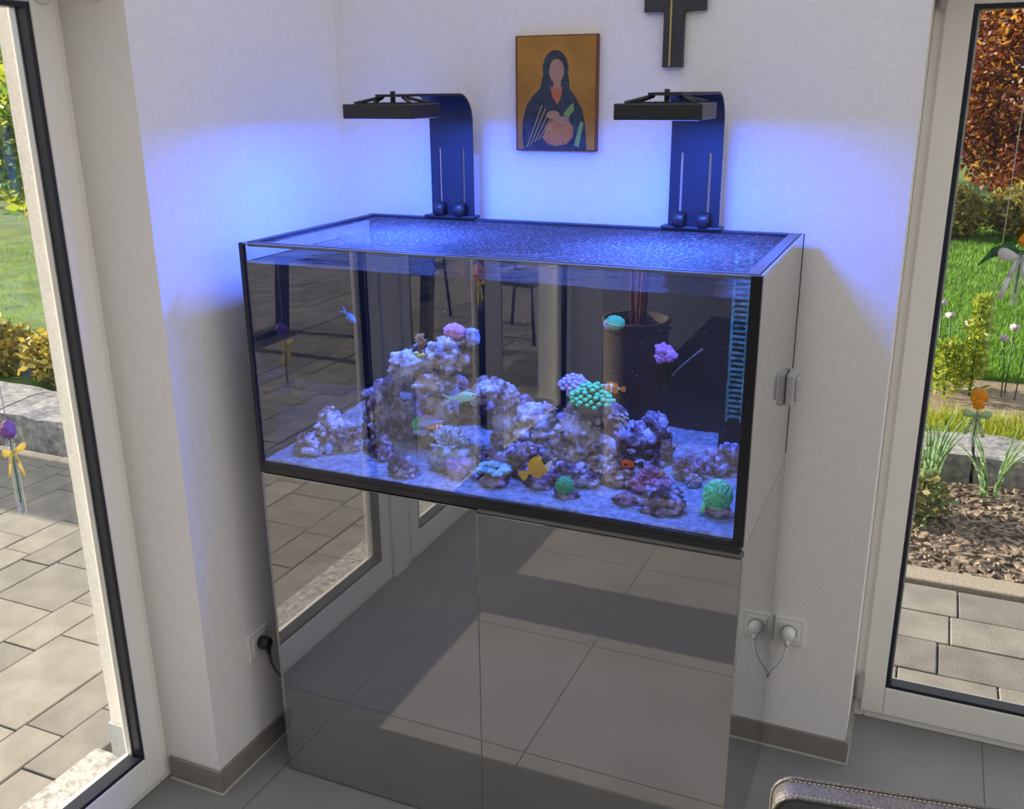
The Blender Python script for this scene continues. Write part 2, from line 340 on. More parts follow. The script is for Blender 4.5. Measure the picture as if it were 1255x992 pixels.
# ------------------------------------------------------------------ glass doors
def door(name, a0, a1, side, label):
    """side 'x': door lies in a plane x = -.28 .. -.36 and runs along y ; side 'y': plane y = .86 .. .94 along x"""
    root = empty(name, (-.32, (a0 + a1) / 2, 0) if side == 'x' else ((a0 + a1) / 2, .90, 0), label, None, None, 'structure')
    ox, oy = root.location.x, root.location.y
    def bx(l0, l1, d0, d1, z0, z1, nm, m, bev=.004):
        if side == 'x': a = (-.28 - d1 - ox, l0 - oy, z0); b = (-.28 - d0 - ox, l1 - oy, z1)
        else: a = (l0 - ox, .86 + d0 - oy, z0); b = (l1 - ox, .86 + d1 - oy, z1)
        return MB().box(a, b, bev=bev).build(nm, m, root)
    F = .035
    bx(a0, a0 + F, .012, .085, 0, 2.09, 'door_frame', 'pvc'); bx(a1 - F, a1, .012, .085, 0, 2.09, 'door_frame', 'pvc')
    bx(a0 + F, a1 - F, .012, .085, 2.055, 2.09, 'door_frame', 'pvc'); bx(a0 + F, a1 - F, .012, .085, 0, .03, 'threshold', 'pvc')
    s0, s1 = a0 + .024, a1 - .024; W = .062
    bx(s0, s0 + W, 0, .07, .026, 2.06, 'sash_stile', 'pvc'); bx(s1 - W, s1, 0, .07, .026, 2.06, 'sash_stile', 'pvc')
    bx(s0 + W, s1 - W, 0, .07, 1.985, 2.06, 'sash_rail', 'pvc'); bx(s0 + W, s1 - W, 0, .07, .026, .118, 'sash_rail', 'pvc')
    g0, g1, zb, zt = s0 + W, s1 - W, .118, 1.985; k = .011
    for (l0, l1, z0, z1) in ((g0, g0 + k, zb, zt), (g1 - k, g1, zb, zt), (g0 + k, g1 - k, zb, zb + k), (g0 + k, g1 - k, zt - k, zt)):
        bx(l0, l1, .003, .045, z0, z1, 'gasket', 'gasket', .001)
    for (l0, l1, z0, z1) in ((g0 + k, g0 + k + .005, zb + k, zt - k), (g1 - k - .005, g1 - k, zb + k, zt - k)):
        bx(l0, l1, .03, .045, z0, z1, 'glazing_spacer', 'spacer', .0008)
    bx(g0 + k * .5, g1 - k * .5, .026, .030, zb + k * .5, zt - k * .5, 'glass_pane', 'pane', 0)
    return root
d1 = door('door_1', -1.075, -.148, 'x', 'white framed glass door beside the aquarium towards the patio')
d2 = door('door_2', -2.02, -1.19, 'x', 'middle white framed glass door towards the patio')
d3 = door('door_3', -3.06, -2.02, 'x', 'white framed glass door behind the tall planter')
struct('trim_2', MB().box((-.365, -1.19, 0), (-.28, -1.075, 2.09), bev=.004), 'pvc', 'white post between two patio doors')
d4 = door('door_4', 1.42, 2.62, 'y', 'white framed glass door towards the garden')
for z0 in (1.975, .075):
    hb = MB().tube([(1.436 - 2.02, .852 - .90, z0), (1.436 - 2.02, .852 - .90, z0 + .075)], .009, 12)
    hb.box((1.428 - 2.02, .850 - .90, z0 + .005), (1.444 - 2.02, .862 - .90, z0 + .03)); hb.build('hinge', 'grey_plastic', d4)
# small white sensors high on the patio door
for y, z, x in ((-.235, 2.0, -.272), (-.30, 2.02, -.272)):
    pass
sn = MB().lathe([(.0, .018), (.016, .017), (.026, .010), (.028, 0), (0, 0)], (0, 0, 0), 24, axis='x').build('door_sensor', 'white_plastic', None, True, (-.281, -.205, 2.008))
tag(sn, 'small round white contact sensor high on the patio door frame', 'sensor')
sn2 = MB().lathe([(.0, -.020), (.018, -.019), (.030, -.010), (.032, 0), (0, 0)], (0, 0, 0), 24, axis='y').build('round_cover', 'white_plastic', None, True, (-.185, -.147, 2.02))
tag(sn2, 'small round white cover on the plaster door reveal', 'cover')
# granite sills outside the doors
for k, (y0, y1) in enumerate(((-1.13, -.150), (-2.06, -1.133), (-3.06, -2.063))):
    o = MB().box((-.56, y0, -.05), (-.362, y1, .012), bev=.004).build('door_sill', 'granite')
    tag(o, None, None, None, 'structure'); o['label'] = 'speckled granite sill outside the patio doors'
o = MB().box((1.42, .94, -.05), (2.62, 1.03, .012), bev=.004).build('door_sill', 'granite'); tag(o, 'speckled granite sill outside the garden door', None, None, 'structure')

# ------------------------------------------------------------------ aquarium cabinet
W, D, HC, HT = 1.2, .588, .90, .572
TOP = HC + HT
cab = empty('aquarium_cabinet', (.6, .29, 0), 'glossy grey two door cabinet under the aquarium', 'cabinet')
def cb(a, b, nm, m, bev=.0015): return MB().box((a[0] - .6, a[1] - .29, a[2]), (b[0] - .6, b[1] - .29, b[2]), bev=bev).build(nm, m, cab)
cb((.002, .021, .002), (.018, D - .002, HC - .022), 'side_panel', 'cab'); cb((W - .018, .021, .002), (W, D - .002, HC - .001), 'side_panel', 'cab')
cb((.018, D - .02, .02), (W - .018, D - .004, HC - .022), 'back_panel', 'cab'); cb((.018, .024, .02), (W - .018, D - .02, .04), 'bottom_panel', 'cab')
cb((.002, .021, HC - .022), (W - .0182, D - .002, HC - .001), 'top_panel', 'black')
cb((.001, .001, .004), (.5992, .019, HC - .004), 'door', 'cab'); cb((.5998, .0006, .004), (W, .019, HC - .012), 'door', 'cab')

# ------------------------------------------------------------------ aquarium
aq = empty('aquarium', (.6, .29, HC), 'large rectangular glass aquarium lit deep blue with black edges', 'aquarium')
def ab(a, b, nm, m, bev=0): return MB().box((a[0] - .6, a[1] - .29, a[2] - HC), (b[0] - .6, b[1] - .29, b[2] - HC), bev=bev).build(nm, m, aq)
G = .012; WL = 1.426
ab((0, .0, HC), (W - .0065, D, HC + .016), 'base_panel', 'base_trim', .001)
ab((G, .004, HC + .016), (W - G, .006, TOP), 'front_pane', 'tank_glass')
ab((G, D - .012, HC + .016), (W - G, D - .002, TOP), 'back_pane', 'back')
ab((.003, .012, HC + .016), (.007, D - .012, WL), 'side_pane', 'end_dark')
ab((.003, .012, WL), (.007, D - .012, TOP), 'side_pane_rim', 'rim_glass')
ab((W - .006, .0125, HC + .0005), (W - .001, D - .012, TOP), 'side_pane', 'side_glass')
ab((0, 0, HC + .016), (G, .012, TOP), 'corner_seam', 'silicone', .0008); ab((W - .022, 0, HC + .016), (W, .0122, TOP), 'corner_seam', 'silicone', .0008)
ab((0, D - .012, HC + .016), (G, D, TOP), 'corner_seam', 'silicone', .0008); ab((W - G, D - .012, HC + .016), (W, D, TOP), 'corner_seam', 'silicone', .0008)
ab((G, .0, HC + .0165), (W - .022, .012, HC + .028), 'bottom_seam', 'base_trim', .001)
ab((G, .0, TOP - .0035), (W - .022, .0075, TOP), 'glass_edge', 'edge', .001)
M['gap_strip'] = mat('grey_gap_strip', (.16, .16, .16), .7)  # strip added in the gap where LED light leaks below the tank
ab((.600, .004, HC - .011), (W - .002, .020, HC - .0002), 'light_gap_strip', 'gap_strip', .001)
# overflow comb in the back corner
comb = MB()
for k in range(30):
    z = 1.03 + k * .0135; comb.box((1.062, .470, z), (1.100, .476, z + .006))
comb.box((1.060, .469, 1.02), (1.066, .48, 1.44)).box((1.096, .469, 1.02), (1.102, .48, 1.44))
cmb = comb.build('overflow_comb', 'algae', None); cmb.location = (0, 0, 0)
cmb.parent = aq; cmb.location = (-.6, -.29, -HC)
ob = ab((1.045, .480, HC + .016), (W - G, D - .012, 1.44), 'overflow_box', 'back')
# net cover
cov = empty('net_cover', (.6, .29, TOP), 'framed fine net cover lying on top of the aquarium', 'cover')
def nb(a, b, nm, m, bev=.001): return MB().box((a[0] - .6, a[1] - .29, a[2] - TOP), (b[0] - .6, b[1] - .29, b[2] - TOP), bev=bev).build(nm, m, cov)
Z0, Z1 = TOP - .010, TOP + .001
nb((.014, .014, Z0), (.034, D - .014, Z1), 'cover_frame', 'satin_black'); nb((W - .034, .014, Z0), (W - .009, D - .014, Z1), 'cover_frame', 'cover_grey')
nb((.034, D - .036, Z0), (W - .034, D - .014, Z1), 'cover_frame', 'satin_black'); nb((.034, .014, Z0), (W - .034, .022, Z1), 'cover_frame', 'cover_grey')
net = MB(); N = 60
for i in range(N + 1):
    for j in range(25):
        x = .034 + (W - .068) * i / N; y = .022 + (D - .058) * j / 24
        net.v.append((x - .6, y - .29, -.005 - .004 * math.sin(PI * i / N) * math.sin(PI * j / 24) + .0015 * mn.noise(Vector((x * 9, y * 9, 0)))))
for i in range(N):
    for j in range(24): net.f.append((i * 25 + j, (i + 1) * 25 + j, (i + 1) * 25 + j + 1, i * 25 + j + 1)); net.m.append(0)
net.build('net', 'net', cov, True)
# water surface and sand
wt = MB()
for i in range(91):
    for j in range(46):
        x = G + (W - 2 * G) * i / 90; y = .0065 + (D - .0195) * j / 45
        wt.v.append((x, y, WL + .0022 * mn.noise(Vector((x * 7, y * 9, 1))) + .001 * mn.noise(Vector((x * 22, y * 22, 3)))))
for i in range(90):
    for j in range(45): wt.f.append((i * 46 + j, (i + 1) * 46 + j, (i + 1) * 46 + j + 1, i * 46 + j + 1)); wt.m.append(0)
tag(wt.build('tank_water', 'water', None, True), 'rippled water surface inside the aquarium', 'water', None, 'stuff')
SZ = lambda x, y: .930 + .035 * max(0, y - .1) + .006 * mn.noise(Vector((x * 6, y * 6, 5))) + .003 * mn.noise(Vector((x * 25, y * 25, 2)))
sd = MB()
for i in range(181):
    for j in range(86):
        x = G + (W - 2 * G) * i / 180; y = .0075 + (D - .020) * j / 85
        sd.v.append((x, y, SZ(x, y) + .0012 * random.random()))
for i in range(180):
    for j in range(85): sd.f.append((i * 86 + j, (i + 1) * 86 + j, (i + 1) * 86 + j + 1, i * 86 + j + 1)); sd.m.append(0)
n0 = len(sd.v)
for i in range(181): x = G + (W - 2 * G) * i / 180; sd.v.append((x, .0075, HC + .016))
for i in range(180): sd.f.append((i * 86, n0 + i, n0 + i + 1, (i + 1) * 86)); sd.m.append(0)
tag(sd.build('sand_bed', 'sand', None, True), 'pale coral sand covering the aquarium floor', 'sand', None, 'stuff')

# ------------------------------------------------------------------ rocks
def rock(name, blobs, m, label, grp='live rocks of the reef', cat='rock', knob=20, ks=.24):
    mb = MB(); b0 = blobs[0]; ox, oy = b0[0], b0[1]; oz = min(b[2] - b[5] for b in blobs); rnd = random.Random(int(hash_(name, label, 0) * 100))
    for k, (x, y, z, rx, ry, rz) in enumerate(blobs):
        mb.blob((x - ox, y - oy, z - oz), rx * .92, ry * .92, rz * .92, 4, .34, 3.0, seed=hash_(name, label, k), pits=.32)
        R0 = (rx * ry * rz) ** (1 / 3)
        for q in range(knob):
            d = Vector((rnd.gauss(0, 1), rnd.gauss(0, 1), rnd.gauss(0, 1))).normalized(); e = rnd.uniform(.82, 1.02); r = R0 * ks * rnd.uniform(.55, 1.35)
            if z + d.z * rz < .925: continue
            mb.blob((x - ox + d.x * rx * e, y - oy + d.y * ry * e, z - oz + d.z * rz * e), r * rnd.uniform(.8, 1.3), r, r * rnd.uniform(.7, 1.1), 2, .55, 3.5, seed=rnd.random() * 50)
    return tag(mb.build(name, m, None, True, (ox, oy, oz)), label, cat, grp)
def hash_(a, b, k): return (sum(ord(c) * (i + 1) for i, c in enumerate(a + b)) % 97) * .37 + k * 5.1
rock('reef_rock', [(.312, .23, 1.150, .050, .05, .044), (.418, .23, 1.182, .048, .05, .044), (.385, .22, 1.115, .058, .045, .030), (.352, .25, 1.155, .045, .04, .03), (.395, .26, 1.04, .032, .04, .10)], 'rock_white', 'large pale knobbly rock shelf rising above the other reef rocks')
rock('reef_rock', [(.205, .25, 1.00, .036, .04, .09), (.232, .26, 1.075, .03, .035, .03), (.195, .25, .955, .045, .045, .04)], 'rock', 'narrow mauve rock pillar at the foot of the pale shelf')
rock('reef_rock', [(.268, .25, 1.015, .03, .03, .035), (.278, .26, .965, .035, .04, .04)], 'rock', 'bluish lumpy rock leaning against the mauve pillar')
rock('reef_rock', [(.527, .24, 1.105, .052, .04, .028), (.495, .24, 1.085, .03, .03, .022), (.565, .25, 1.085, .035, .035, .028), (.57, .26, 1.02, .034, .035, .06), (.575, .26, .96, .045, .045, .04)], 'rock_white', 'bridge shaped pale rock beside the tall shelf')
rock('reef_rock', [(.640, .25, 1.032, .056, .05, .045), (.67, .25, .985, .055, .055, .05), (.600, .26, .975, .045, .05, .045)], 'rock_white', 'wide pale rock between the bridge and the brown mound')
rock('reef_rock', [(.775, .22, 1.005, .070, .06, .075), (.80, .21, .96, .065, .05, .04), (.745, .22, .965, .06, .05, .045)], 'rock_brown', 'tall brown mound crowded with small rosy polyps', knob=60, ks=.15)
rock('reef_rock', [(.83, .27, 1.060, .038, .04, .036), (.85, .28, 1.0, .05, .05, .06)], 'rock', 'lavender crusted rock against the brown mound')
rock('reef_rock', [(.752, .25, 1.078, .032, .03, .022)], 'rock_white', 'small pale cap rock on top of the brown mound')
rock('reef_rock', [(.885, .30, .995, .045, .045, .048), (.90, .30, .955, .05, .05, .03)], 'rock', 'rounded blue violet rock beside the upright pillar')
rock('reef_rock', [(.918, .35, 1.018, .033, .035, .042), (.925, .35, .97, .036, .04, .04)], 'rock', 'short upright rock pillar before the dark back pane', knob=10)
rock('reef_rock', [(1.085, .35, .955, .045, .05, .042), (1.10, .34, .985, .028, .03, .025), (1.06, .33, .945, .03, .03, .025)], 'rock', 'heap shaped rock below the overflow comb')
rock('reef_rock', [(1.012, .085, .955, .044, .038, .026), (1.0, .08, .94, .036, .034, .018)], 'rock', 'flat topped rock with a dark foot on open sand')
rock('reef_rock', [(1.018, .27, .965, .034, .034, .022)], 'rock_dark', 'low dark red rock behind the rosy bush coral')
rock('reef_rock', [(1.042, .232, .948, .018, .018, .016)], 'rock_white', 'very small pale rock beside the big green brain coral')
rock('reef_rock', [(.128, .14, .972, .042, .045, .052), (.115, .145, 1.012, .026, .03, .024), (.165, .15, .965, .035, .035, .04)], 'rock_white', 'pale ridged rock pile near the end pane')
rock('reef_rock', [(.086, .085, .952, .036, .034, .025), (.112, .09, .948, .022, .024, .02)], 'rock_white', 'low crumbly pale rock on the sand by the end pane')
rock('reef_rock', [(.378, .055, .950, .030, .028, .024), (.395, .055, .942, .026, .024, .018), (.362, .062, .963, .022, .022, .02)], 'rock', 'small pinkish rock lump near the front pane')
rock('reef_rock', [(.293, .12, .948, .022, .022, .018)], 'rock_dark', 'little dark stone before the mauve pillar')
rock('reef_rock', [(.646, .16, .970, .038, .036, .040), (.62, .165, .955, .03, .03, .03)], 'rock', 'purple grey rock below the wide pale rock')
rock('reef_rock', [(.705, .115, .944, .042, .036, .024), (.685, .12, .955, .025, .025, .024)], 'rock_dark', 'dark rock under the yellow fish')
rock('reef_rock', [(.775, .15, .958, .050, .032, .026), (.81, .155, .950, .03, .028, .02)], 'rock', 'lavender rock at the foot of the brown mound')
rock('reef_rock', [(.888, .185, .960, .040, .034, .026), (.86, .19, .955, .03, .03, .022)], 'rock_brown', 'low brown rock under the red fish')
rock('reef_rock', [(.921, .089, .939, .022, .02, .014), (.938, .09, .936, .014, .014, .011)], 'rock_dark', 'small dark purple stone alone on the sand')

rock('reef_rock', [(.30, .42, .975, .09, .05, .055), (.22, .40, .955, .06, .05, .04), (.34, .41, 1.03, .05, .04, .04)], 'rock_dark', 'dark rock wall behind the pale shelf rock')  # this and the next two dark walls are added to hide bright sand
rock('reef_rock', [(.50, .43, .975, .09, .05, .06), (.44, .42, 1.01, .05, .04, .045), (.56, .42, .96, .06, .05, .045)], 'rock_dark', 'dark rock wall behind the bridge shaped rock')
rock('reef_rock', [(.70, .42, .97, .08, .05, .055), (.77, .41, .985, .05, .05, .06)], 'rock_dark', 'dark rock wall behind the brown mound')
rock('reef_rock', [(.262, .15, .952, .034, .03, .026), (.235, .16, .945, .025, .025, .02)], 'rock', 'low violet rubble before the mauve pillar foot')
rock('reef_rock', [(.575, .155, .955, .034, .03, .028), (.55, .17, .95, .026, .026, .022)], 'rock', 'violet rubble behind the turquoise plate coral')
# ------------------------------------------------------------------ corals
def ridged(freq, k, amp):
    def f(d, off): return 1 + amp * (1 - abs(math.sin(k * mn.noise(d * freq + off)))) ** 2
    return f
def brain_head(c, r, ctr, freq, k, amp, seed, m):
    bm = bmesh.new(); bmesh.ops.create_icosphere(bm, subdivisions=6, radius=1); off = Vector((seed * 7.3, seed * 3.1, seed * 1.7)); hs = []
    for v in bm.verts:
        d = v.co.normalized(); w = d + Vector((mn.noise(d * 3 + off), mn.noise(d * 3 - off), mn.noise(d * 3 + off * 2))) * .25
        h = abs(math.sin(k * mn.noise(w * freq + off))) ; h = (1 - h) ** 1.2; hs.append(h)
        v.co = Vector(ctr) + Vector((d.x * r[0], d.y * r[1], d.z * r[2])) * (1 + amp * h)
    me = bpy.data.meshes.new('coral_head'); bm.to_mesh(me); bm.free()
    me.polygons.foreach_set('use_smooth', [True] * len(me.polygons)); me.materials.append(m)
    o = bpy.data.objects.new('coral_head', me); COL.objects.link(o); o.parent = c; return o
M['brain'] = mat('green_brain_coral', (.20, .88, .28), .5); M['brain_dark'] = mat('dark_green_brain_coral', (.05, .45, .14), .5)
def coral(name, loc, label, cat='coral', grp='corals of the reef'): return empty(name, loc, label, cat, grp)
c = coral('brain_coral', (1.123, .105, .934), 'large bright green brain coral with winding ridges')
brain_head(c, (.029, .029, .030), (0, 0, .044), 2.0, 7.5, .18, 3, M['brain'])
MB().blob((0, .004, .010), .024, .024, .016, 3, .4, 3, 2, pits=.5).build('rock_foot', 'rock_dark', c, True)
MB().tube([(-.022, -.012, .030), (-.027, -.016, .016), (-.029, -.018, .004)], [.007, .005, .006], 8).build('drooping_lobe', 'green_tip', c, True)
c = coral('brain_coral', (.789, .071, .932), 'small dark green brain coral on a stony foot')
brain_head(c, (.019, .019, .020), (-.002, 0, .026), 2.0, 7.5, .18, 9, M['brain_dark'])
MB().blob((.004, 0, .006), .026, .020, .011, 3, .4, 3, 4, pits=.5).build('rock_foot', 'rock_dark', c, True)
def torch(name, loc, n, R, tip, stem, label, seed):
    rnd = random.Random(seed); c = coral(name, loc, label)
    MB().blob((0, 0, -.006), R * .62, R * .6, R * .6, 3, .3, 3, seed, pits=.3).build('coral_base', stem, c, True)
    heads = MB(); stems = MB()
    for k in range(n):
        a = 2.4 * k; e = math.acos(1 - 1.05 * (k + .5) / n); d = Vector((math.sin(e) * math.cos(a), math.sin(e) * math.sin(a), math.cos(e) * .8 + .06))
        L = R * rnd.uniform(.85, 1.1); p1 = d * L
        stems.tube([d * R * .35, d * L * .75, p1], [.004, .0032, .003], 6)
        heads.blob(p1, .0066, .0066, .0050, 2, 0, 1, k)
    stems.build('tentacles', stem, c, True); heads.build('tentacle_tips', tip, c, True)
torch('torch_coral', (.79, .235, 1.105), 70, .050, 'green_tip', 'polyp_stem', 'torch coral with glowing green tentacle tips on the brown mound', 5)
torch('torch_coral', (.738, .265, 1.128), 46, .033, 'lilac', 'lilac', 'torch coral with lilac rounded tips behind the green one', 6)
# small branching corals
def branches(name, loc, n, L, r, m, label, seed, spread=1.0, sub=2):
    rnd = random.Random(seed); c = coral(name, loc, label); mb = MB()
    for k in range(n):
        a = rnd.uniform(0, 2 * PI); e = rnd.uniform(.05, 1.2) * spread; d = Vector((math.sin(e) * math.cos(a), math.sin(e) * math.sin(a), math.cos(e)))
        l = L * rnd.uniform(.7, 1.1); mid = d * l * .55 + Vector((0, 0, l * .06)); mb.tube([(0, 0, 0), mid, d * l], [r, r * .8, r * .55], 6)
        for q in range(sub):
            d2 = (d + Vector((rnd.uniform(-.7, .7), rnd.uniform(-.7, .7), rnd.uniform(-.1, .6)))).normalized(); mb.tube([mid, mid + d2 * l * .42], [r * .7, r * .45], 5)
    mb.build('branches', m, c, True); return c
branches('staghorn_coral', (.679, .25, 1.066), 9, .024, .0030, 'lilac', 'tiny pale lilac branching coral on the wide pale rock', 11)
cl = branches('leather_coral', (.466, .13, .972), 60, .060, .0052, 'leathercoral', 'big bluish finger leather coral on the sand', 12, 1.0, 3)
MB().blob((0, 0, -.012), .046, .042, .036, 4, .2, 3, 3).build('coral_stalk', 'leathercoral', cl, True)
cb_ = branches('bush_coral', (.957, .17, .948), 90, .044, .0035, 'pinkbrown', 'rose pink fuzzy bush coral on the sand', 13, 1.15, 3)
MB().blob((0, 0, .004), .05, .04, .022, 4, .2, 4, 3).build('coral_stalk', 'pinkbrown', cb_, True)
c = coral('mushroom_coral', (.512, .082, .930), 'mauve mushroom coral dome before the leather coral')
for k, (x, y, z, r) in enumerate(((0, 0, .022, .026), (.014, .012, .034, .020), (-.014, .010, .030, .020))): MB().blob((x, y, z), r, r, r * .72, 4, .12, 5, k).build('polyp_cap', 'mush', c, True)
MB().blob((0, .004, .008), .028, .024, .014, 3, .35, 3, 8, pits=.5).build('rock_foot', 'rock_dark', c, True)
c = coral('plate_coral', (.606, .085, .930), 'turquoise scalloped plate coral on a red brown foot')
MB().blob((0, 0, .012), .038, .030, .018, 4, .3, 3, 6, pits=.4).build('rock_foot', 'rock_dark', c, True)
for k in range(9):
    a = k * .9; rr = .026 if k else 0; x, y = rr * math.cos(a), rr * .8 * math.sin(a); z = .036 + (.012 if not k else .004 * math.sin(3 * a))
    MB().blob((x, y, z), .017, .015, .0065, 3, .25, 3, k).build('coral_plate', 'platecol', c, True)
# corals on magnets at the back pane
c = coral('frilly_coral', (.882, .565, 1.155), 'bright pink frilly coral fixed to the dark back pane')
MB().blob((-.004, -.012, .006), .024, .013, .020, 4, .25, 4, 14).blob((.012, -.013, -.006), .020, .012, .017, 4, .25, 4, 15).blob((-.012, -.013, -.014), .016, .011, .013, 4, .25, 4, 16).build('coral_head', 'pink', c, True)
MB().tube([(.0, .011, -.004), (0, -.006, -.004)], .012, 12).build('magnet_holder', 'black', c, True)
MB().tube([(.02, -.010, -.06), (.035, -.012, -.040), (.062, -.012, -.012), (.096, -.012, .020)], .0028, 6).build('thin_stalk', 'polyp_stem', c, True)
c = coral('dome_coral', (.745, .568, 1.223), 'round turquoise green coral fixed high on the back pane')
brain_head(c, (.024, .016, .018), (0, -.014, 0), 1.8, 7.5, .14, 15, M['brain'])
MB().blob((-.021, -.010, -.007), .012, .010, .014, 3, .2, 3, 2).build('lilac_side_polyp', 'lilac', c, True)
MB().tube([(0, .008, 0), (0, -.008, 0)], .010, 12).build('magnet_holder', 'black', c, True)
# corals on the shelf rock
c = coral('frilly_coral', (.435, .24, 1.222), 'rose coral on the top of the pale rock shelf')
MB().blob((0, 0, .022), .026, .022, .018, 4, fn=ridged(1.6, 7, .22), seed=21).build('coral_head', 'pink', c, True); MB().tube([(0, 0, -.012), (0, 0, .02)], [.012, .008], 8).build('coral_stalk', 'polyp_stem', c, True)
c = coral('frilly_coral', (.474, .25, 1.20), 'violet blue coral next to the rose coral')
MB().blob((.004, 0, .034), .017, .016, .022, 4, .3, 3, 22, pits=.3).build('coral_head', 'bluecoral', c, True); MB().tube([(-.012, -.004, -.012), (0, 0, .03)], [.009, .007], 8).build('coral_stalk', 'polyp_stem', c, True)
branches('polyp_coral', (.341, .235, 1.184), 10, .044, .0045, 'brown_polyp', 'brown orange polyp tuft standing on the pale shelf', 23, .6, 2)
c = coral('button_polyp', (.362, .19, 1.180), 'tiny yellow button polyps on the pale shelf')
for k, (x, z) in enumerate(((0, .006), (.010, .010), (-.008, .012))): MB().blob((x, 0, z), .007, .006, .006, 2, .1, 3, k).build('polyp', 'yellow_polyp', c, True)
c = coral('plate_coral', (.356, .225, .985), 'blue plate coral with a green rim low under the shelf')
MB().blob((.010, 0, .020), .032, .026, .016, 4, .3, 2.5, 31).build('coral_plate', 'bluecoral', c, True); MB().blob((-.022, -.008, .012), .014, .012, .018, 4, .3, 3, 32).build('green_rim', 'green', c, True)
MB().blob((-.012, -.006, -.006), .022, .018, .010, 4, .25, 3, 33).build('lower_plate', 'bluecoral', c, True); MB().tube([(0, .005, -.06), (0, .005, .01)], [.022, .012], 8).build('coral_stalk', 'polyp_stem', c, True)
c = coral('button_polyp', (.140, .098, .932), 'small sky blue sponge between the pale rocks', 'sponge'); MB().blob((0, 0, .012), .011, .010, .015, 3, .25, 2, 41).build('sponge_body', 'bluecoral', c, True)

# ------------------------------------------------------------------ fish
def fish(name, loc, L, hgt, wid, bands, fins, yaw, pitch, label, prof=None, tail='fan', finm='f_orange', mats=None, eye=True):
    root = empty(name, loc, label, 'fish', 'fish in the aquarium'); root.rotation_euler = (0, pitch, yaw)
    prof = prof or [(0, .04), (.06, .34), (.16, .66), (.30, .92), (.45, 1), (.6, .9), (.74, .62), (.86, .34), (.95, .2), (1, .22)]
    mb = MB(); n = 14; xs = []
    seg = 26
    def hh(t):
        for (a, b), (c, d) in zip(prof, prof[1:]):
            if t <= c: return b + (d - b) * (t - a) / (c - a)
        return prof[-1][1]
    for i in range(seg + 1):
        t = i / seg; h = hh(t) * hgt / 2; w = min(hh(t), .9) * wid / 2 * (1 if t < .6 else max(.15, 1 - (t - .6) * 2))
        for k in range(n): a = 2 * PI * k / n; mb.v.append((L * (.5 - t), w * math.cos(a), h * math.sin(a)))
    for i in range(seg):
        for k in range(n):
            mb.f.append((i * n + k, i * n + (k + 1) % n, (i + 1) * n + (k + 1) % n, (i + 1) * n + k)); mb.m.append(bands((i + .5) / seg, math.sin(2 * PI * (k + .5) / n)))
    mb.f.append(tuple(range(n))); mb.m.append(bands(0, 0)); mb.f.append(tuple(range(seg * n, seg * n + n))); mb.m.append(bands(1, 0))
    mb.build('fish_body', mats, root, True)
    tw = .0012
    def fin(nm, poly, m): MB().prism([(L * (.5 - t), z * hgt / 2) for t, z in poly], -tw / 2, tw / 2).build(nm, m, root)
    if tail == 'fan': fin('tail_fin', [(.96, .2), (1.08, .5), (1.22, .62), (1.27, .2), (1.26, -.2), (1.22, -.62), (1.08, -.5), (.96, -.2)], finm)
    else: fin('tail_fin', [(.95, .2), (1.15, .62), (1.42, 1.0), (1.22, .25), (1.12, 0), (1.22, -.25), (1.42, -1.0), (1.15, -.62), (.95, -.2)], finm)
    for nm, poly in fins: fin(nm, poly, finm)
    for s in (-1, 1):
        w = wid / 2 * .9
        MB().prism([(L * .20, -.05 * hgt), (L * .08, .12 * hgt), (L * .0, .02 * hgt), (L * .04, -.2 * hgt)], s * w, s * (w + .001)).build('pectoral_fin', finm, root)
        if eye: MB().blob((L * .40, s * wid * .27, .10 * hgt), .0022 * L / .05, .0015, .0022 * L / .05, 2, 0).build('eye', 'f_black', root, True)
    return root
dors = ('dorsal_fin', [(.24, .8), (.34, 1.32), (.5, 1.38), (.64, 1.15), (.72, 1.2), (.84, .9), (.86, .4), (.5, .85)]); anal = ('anal_fin', [(.58, -.8), (.68, -1.25), (.82, -1.0), (.86, -.4)])
def clown(t, s): return 1 if (.20 < t < .30 or .48 < t < .58 or .86 < t < .92) else 0
fish('clownfish', (.429, .150, 1.022), .040, .020, .011, clown, [dors, anal], 0, rad(-4), 'orange and white banded fish above the finger leather coral', mats=['f_orange', 'f_white'])
fish('clownfish', (.852, .195, 1.160), .044, .022, .012, clown, [dors, anal], PI, rad(2), 'orange and white banded fish beside the green torch coral', mats=['f_orange', 'f_white'])
def foxb(t, s):
    if t < .14: return 1 if s < .35 else 2
    if t < .26: return 2 if s > .1 else 1
    return 0
fish('rabbitfish', (.722, .080, .990), .074, .042, .014, foxb, [('dorsal_fin', [(.22, .8), (.34, 1.2), (.55, 1.25), (.8, .95), (.88, .4), (.5, .8)]), ('anal_fin', [(.5, -.9), (.66, -1.15), (.84, -.8), (.88, -.3)])], 0, rad(-33),
     'golden yellow fish with a black and white face', mats=['f_yellow', 'f_white', 'f_black'], finm='f_yellow')
fish('chromis', (.512, .130, 1.117), .066, .024, .010, lambda t, s: 0, [('dorsal_fin', [(.3, .85), (.45, 1.25), (.8, .8), (.5, .8)]), ('anal_fin', [(.55, -.8), (.66, -1.15), (.85, -.5)])], 0, rad(-12), 'pale mint green fish with a forked tail', tail='fork', mats=['f_pale'], finm='f_pale')
fish('angelfish', (.927, .090, 1.026), .046, .026, .010, lambda t, s: 1 if (.18 < t < .82 and s > -.75 and s < .8) else 0, [('dorsal_fin', [(.2, .8), (.4, 1.3), (.8, 1.2), (.9, .5), (.5, .8)]), ('anal_fin', [(.4, -.9), (.7, -1.3), (.9, -.5)])], PI, rad(3), 'small black fish with a glowing red flank', mats=['f_black', 'f_red'], finm='f_black')
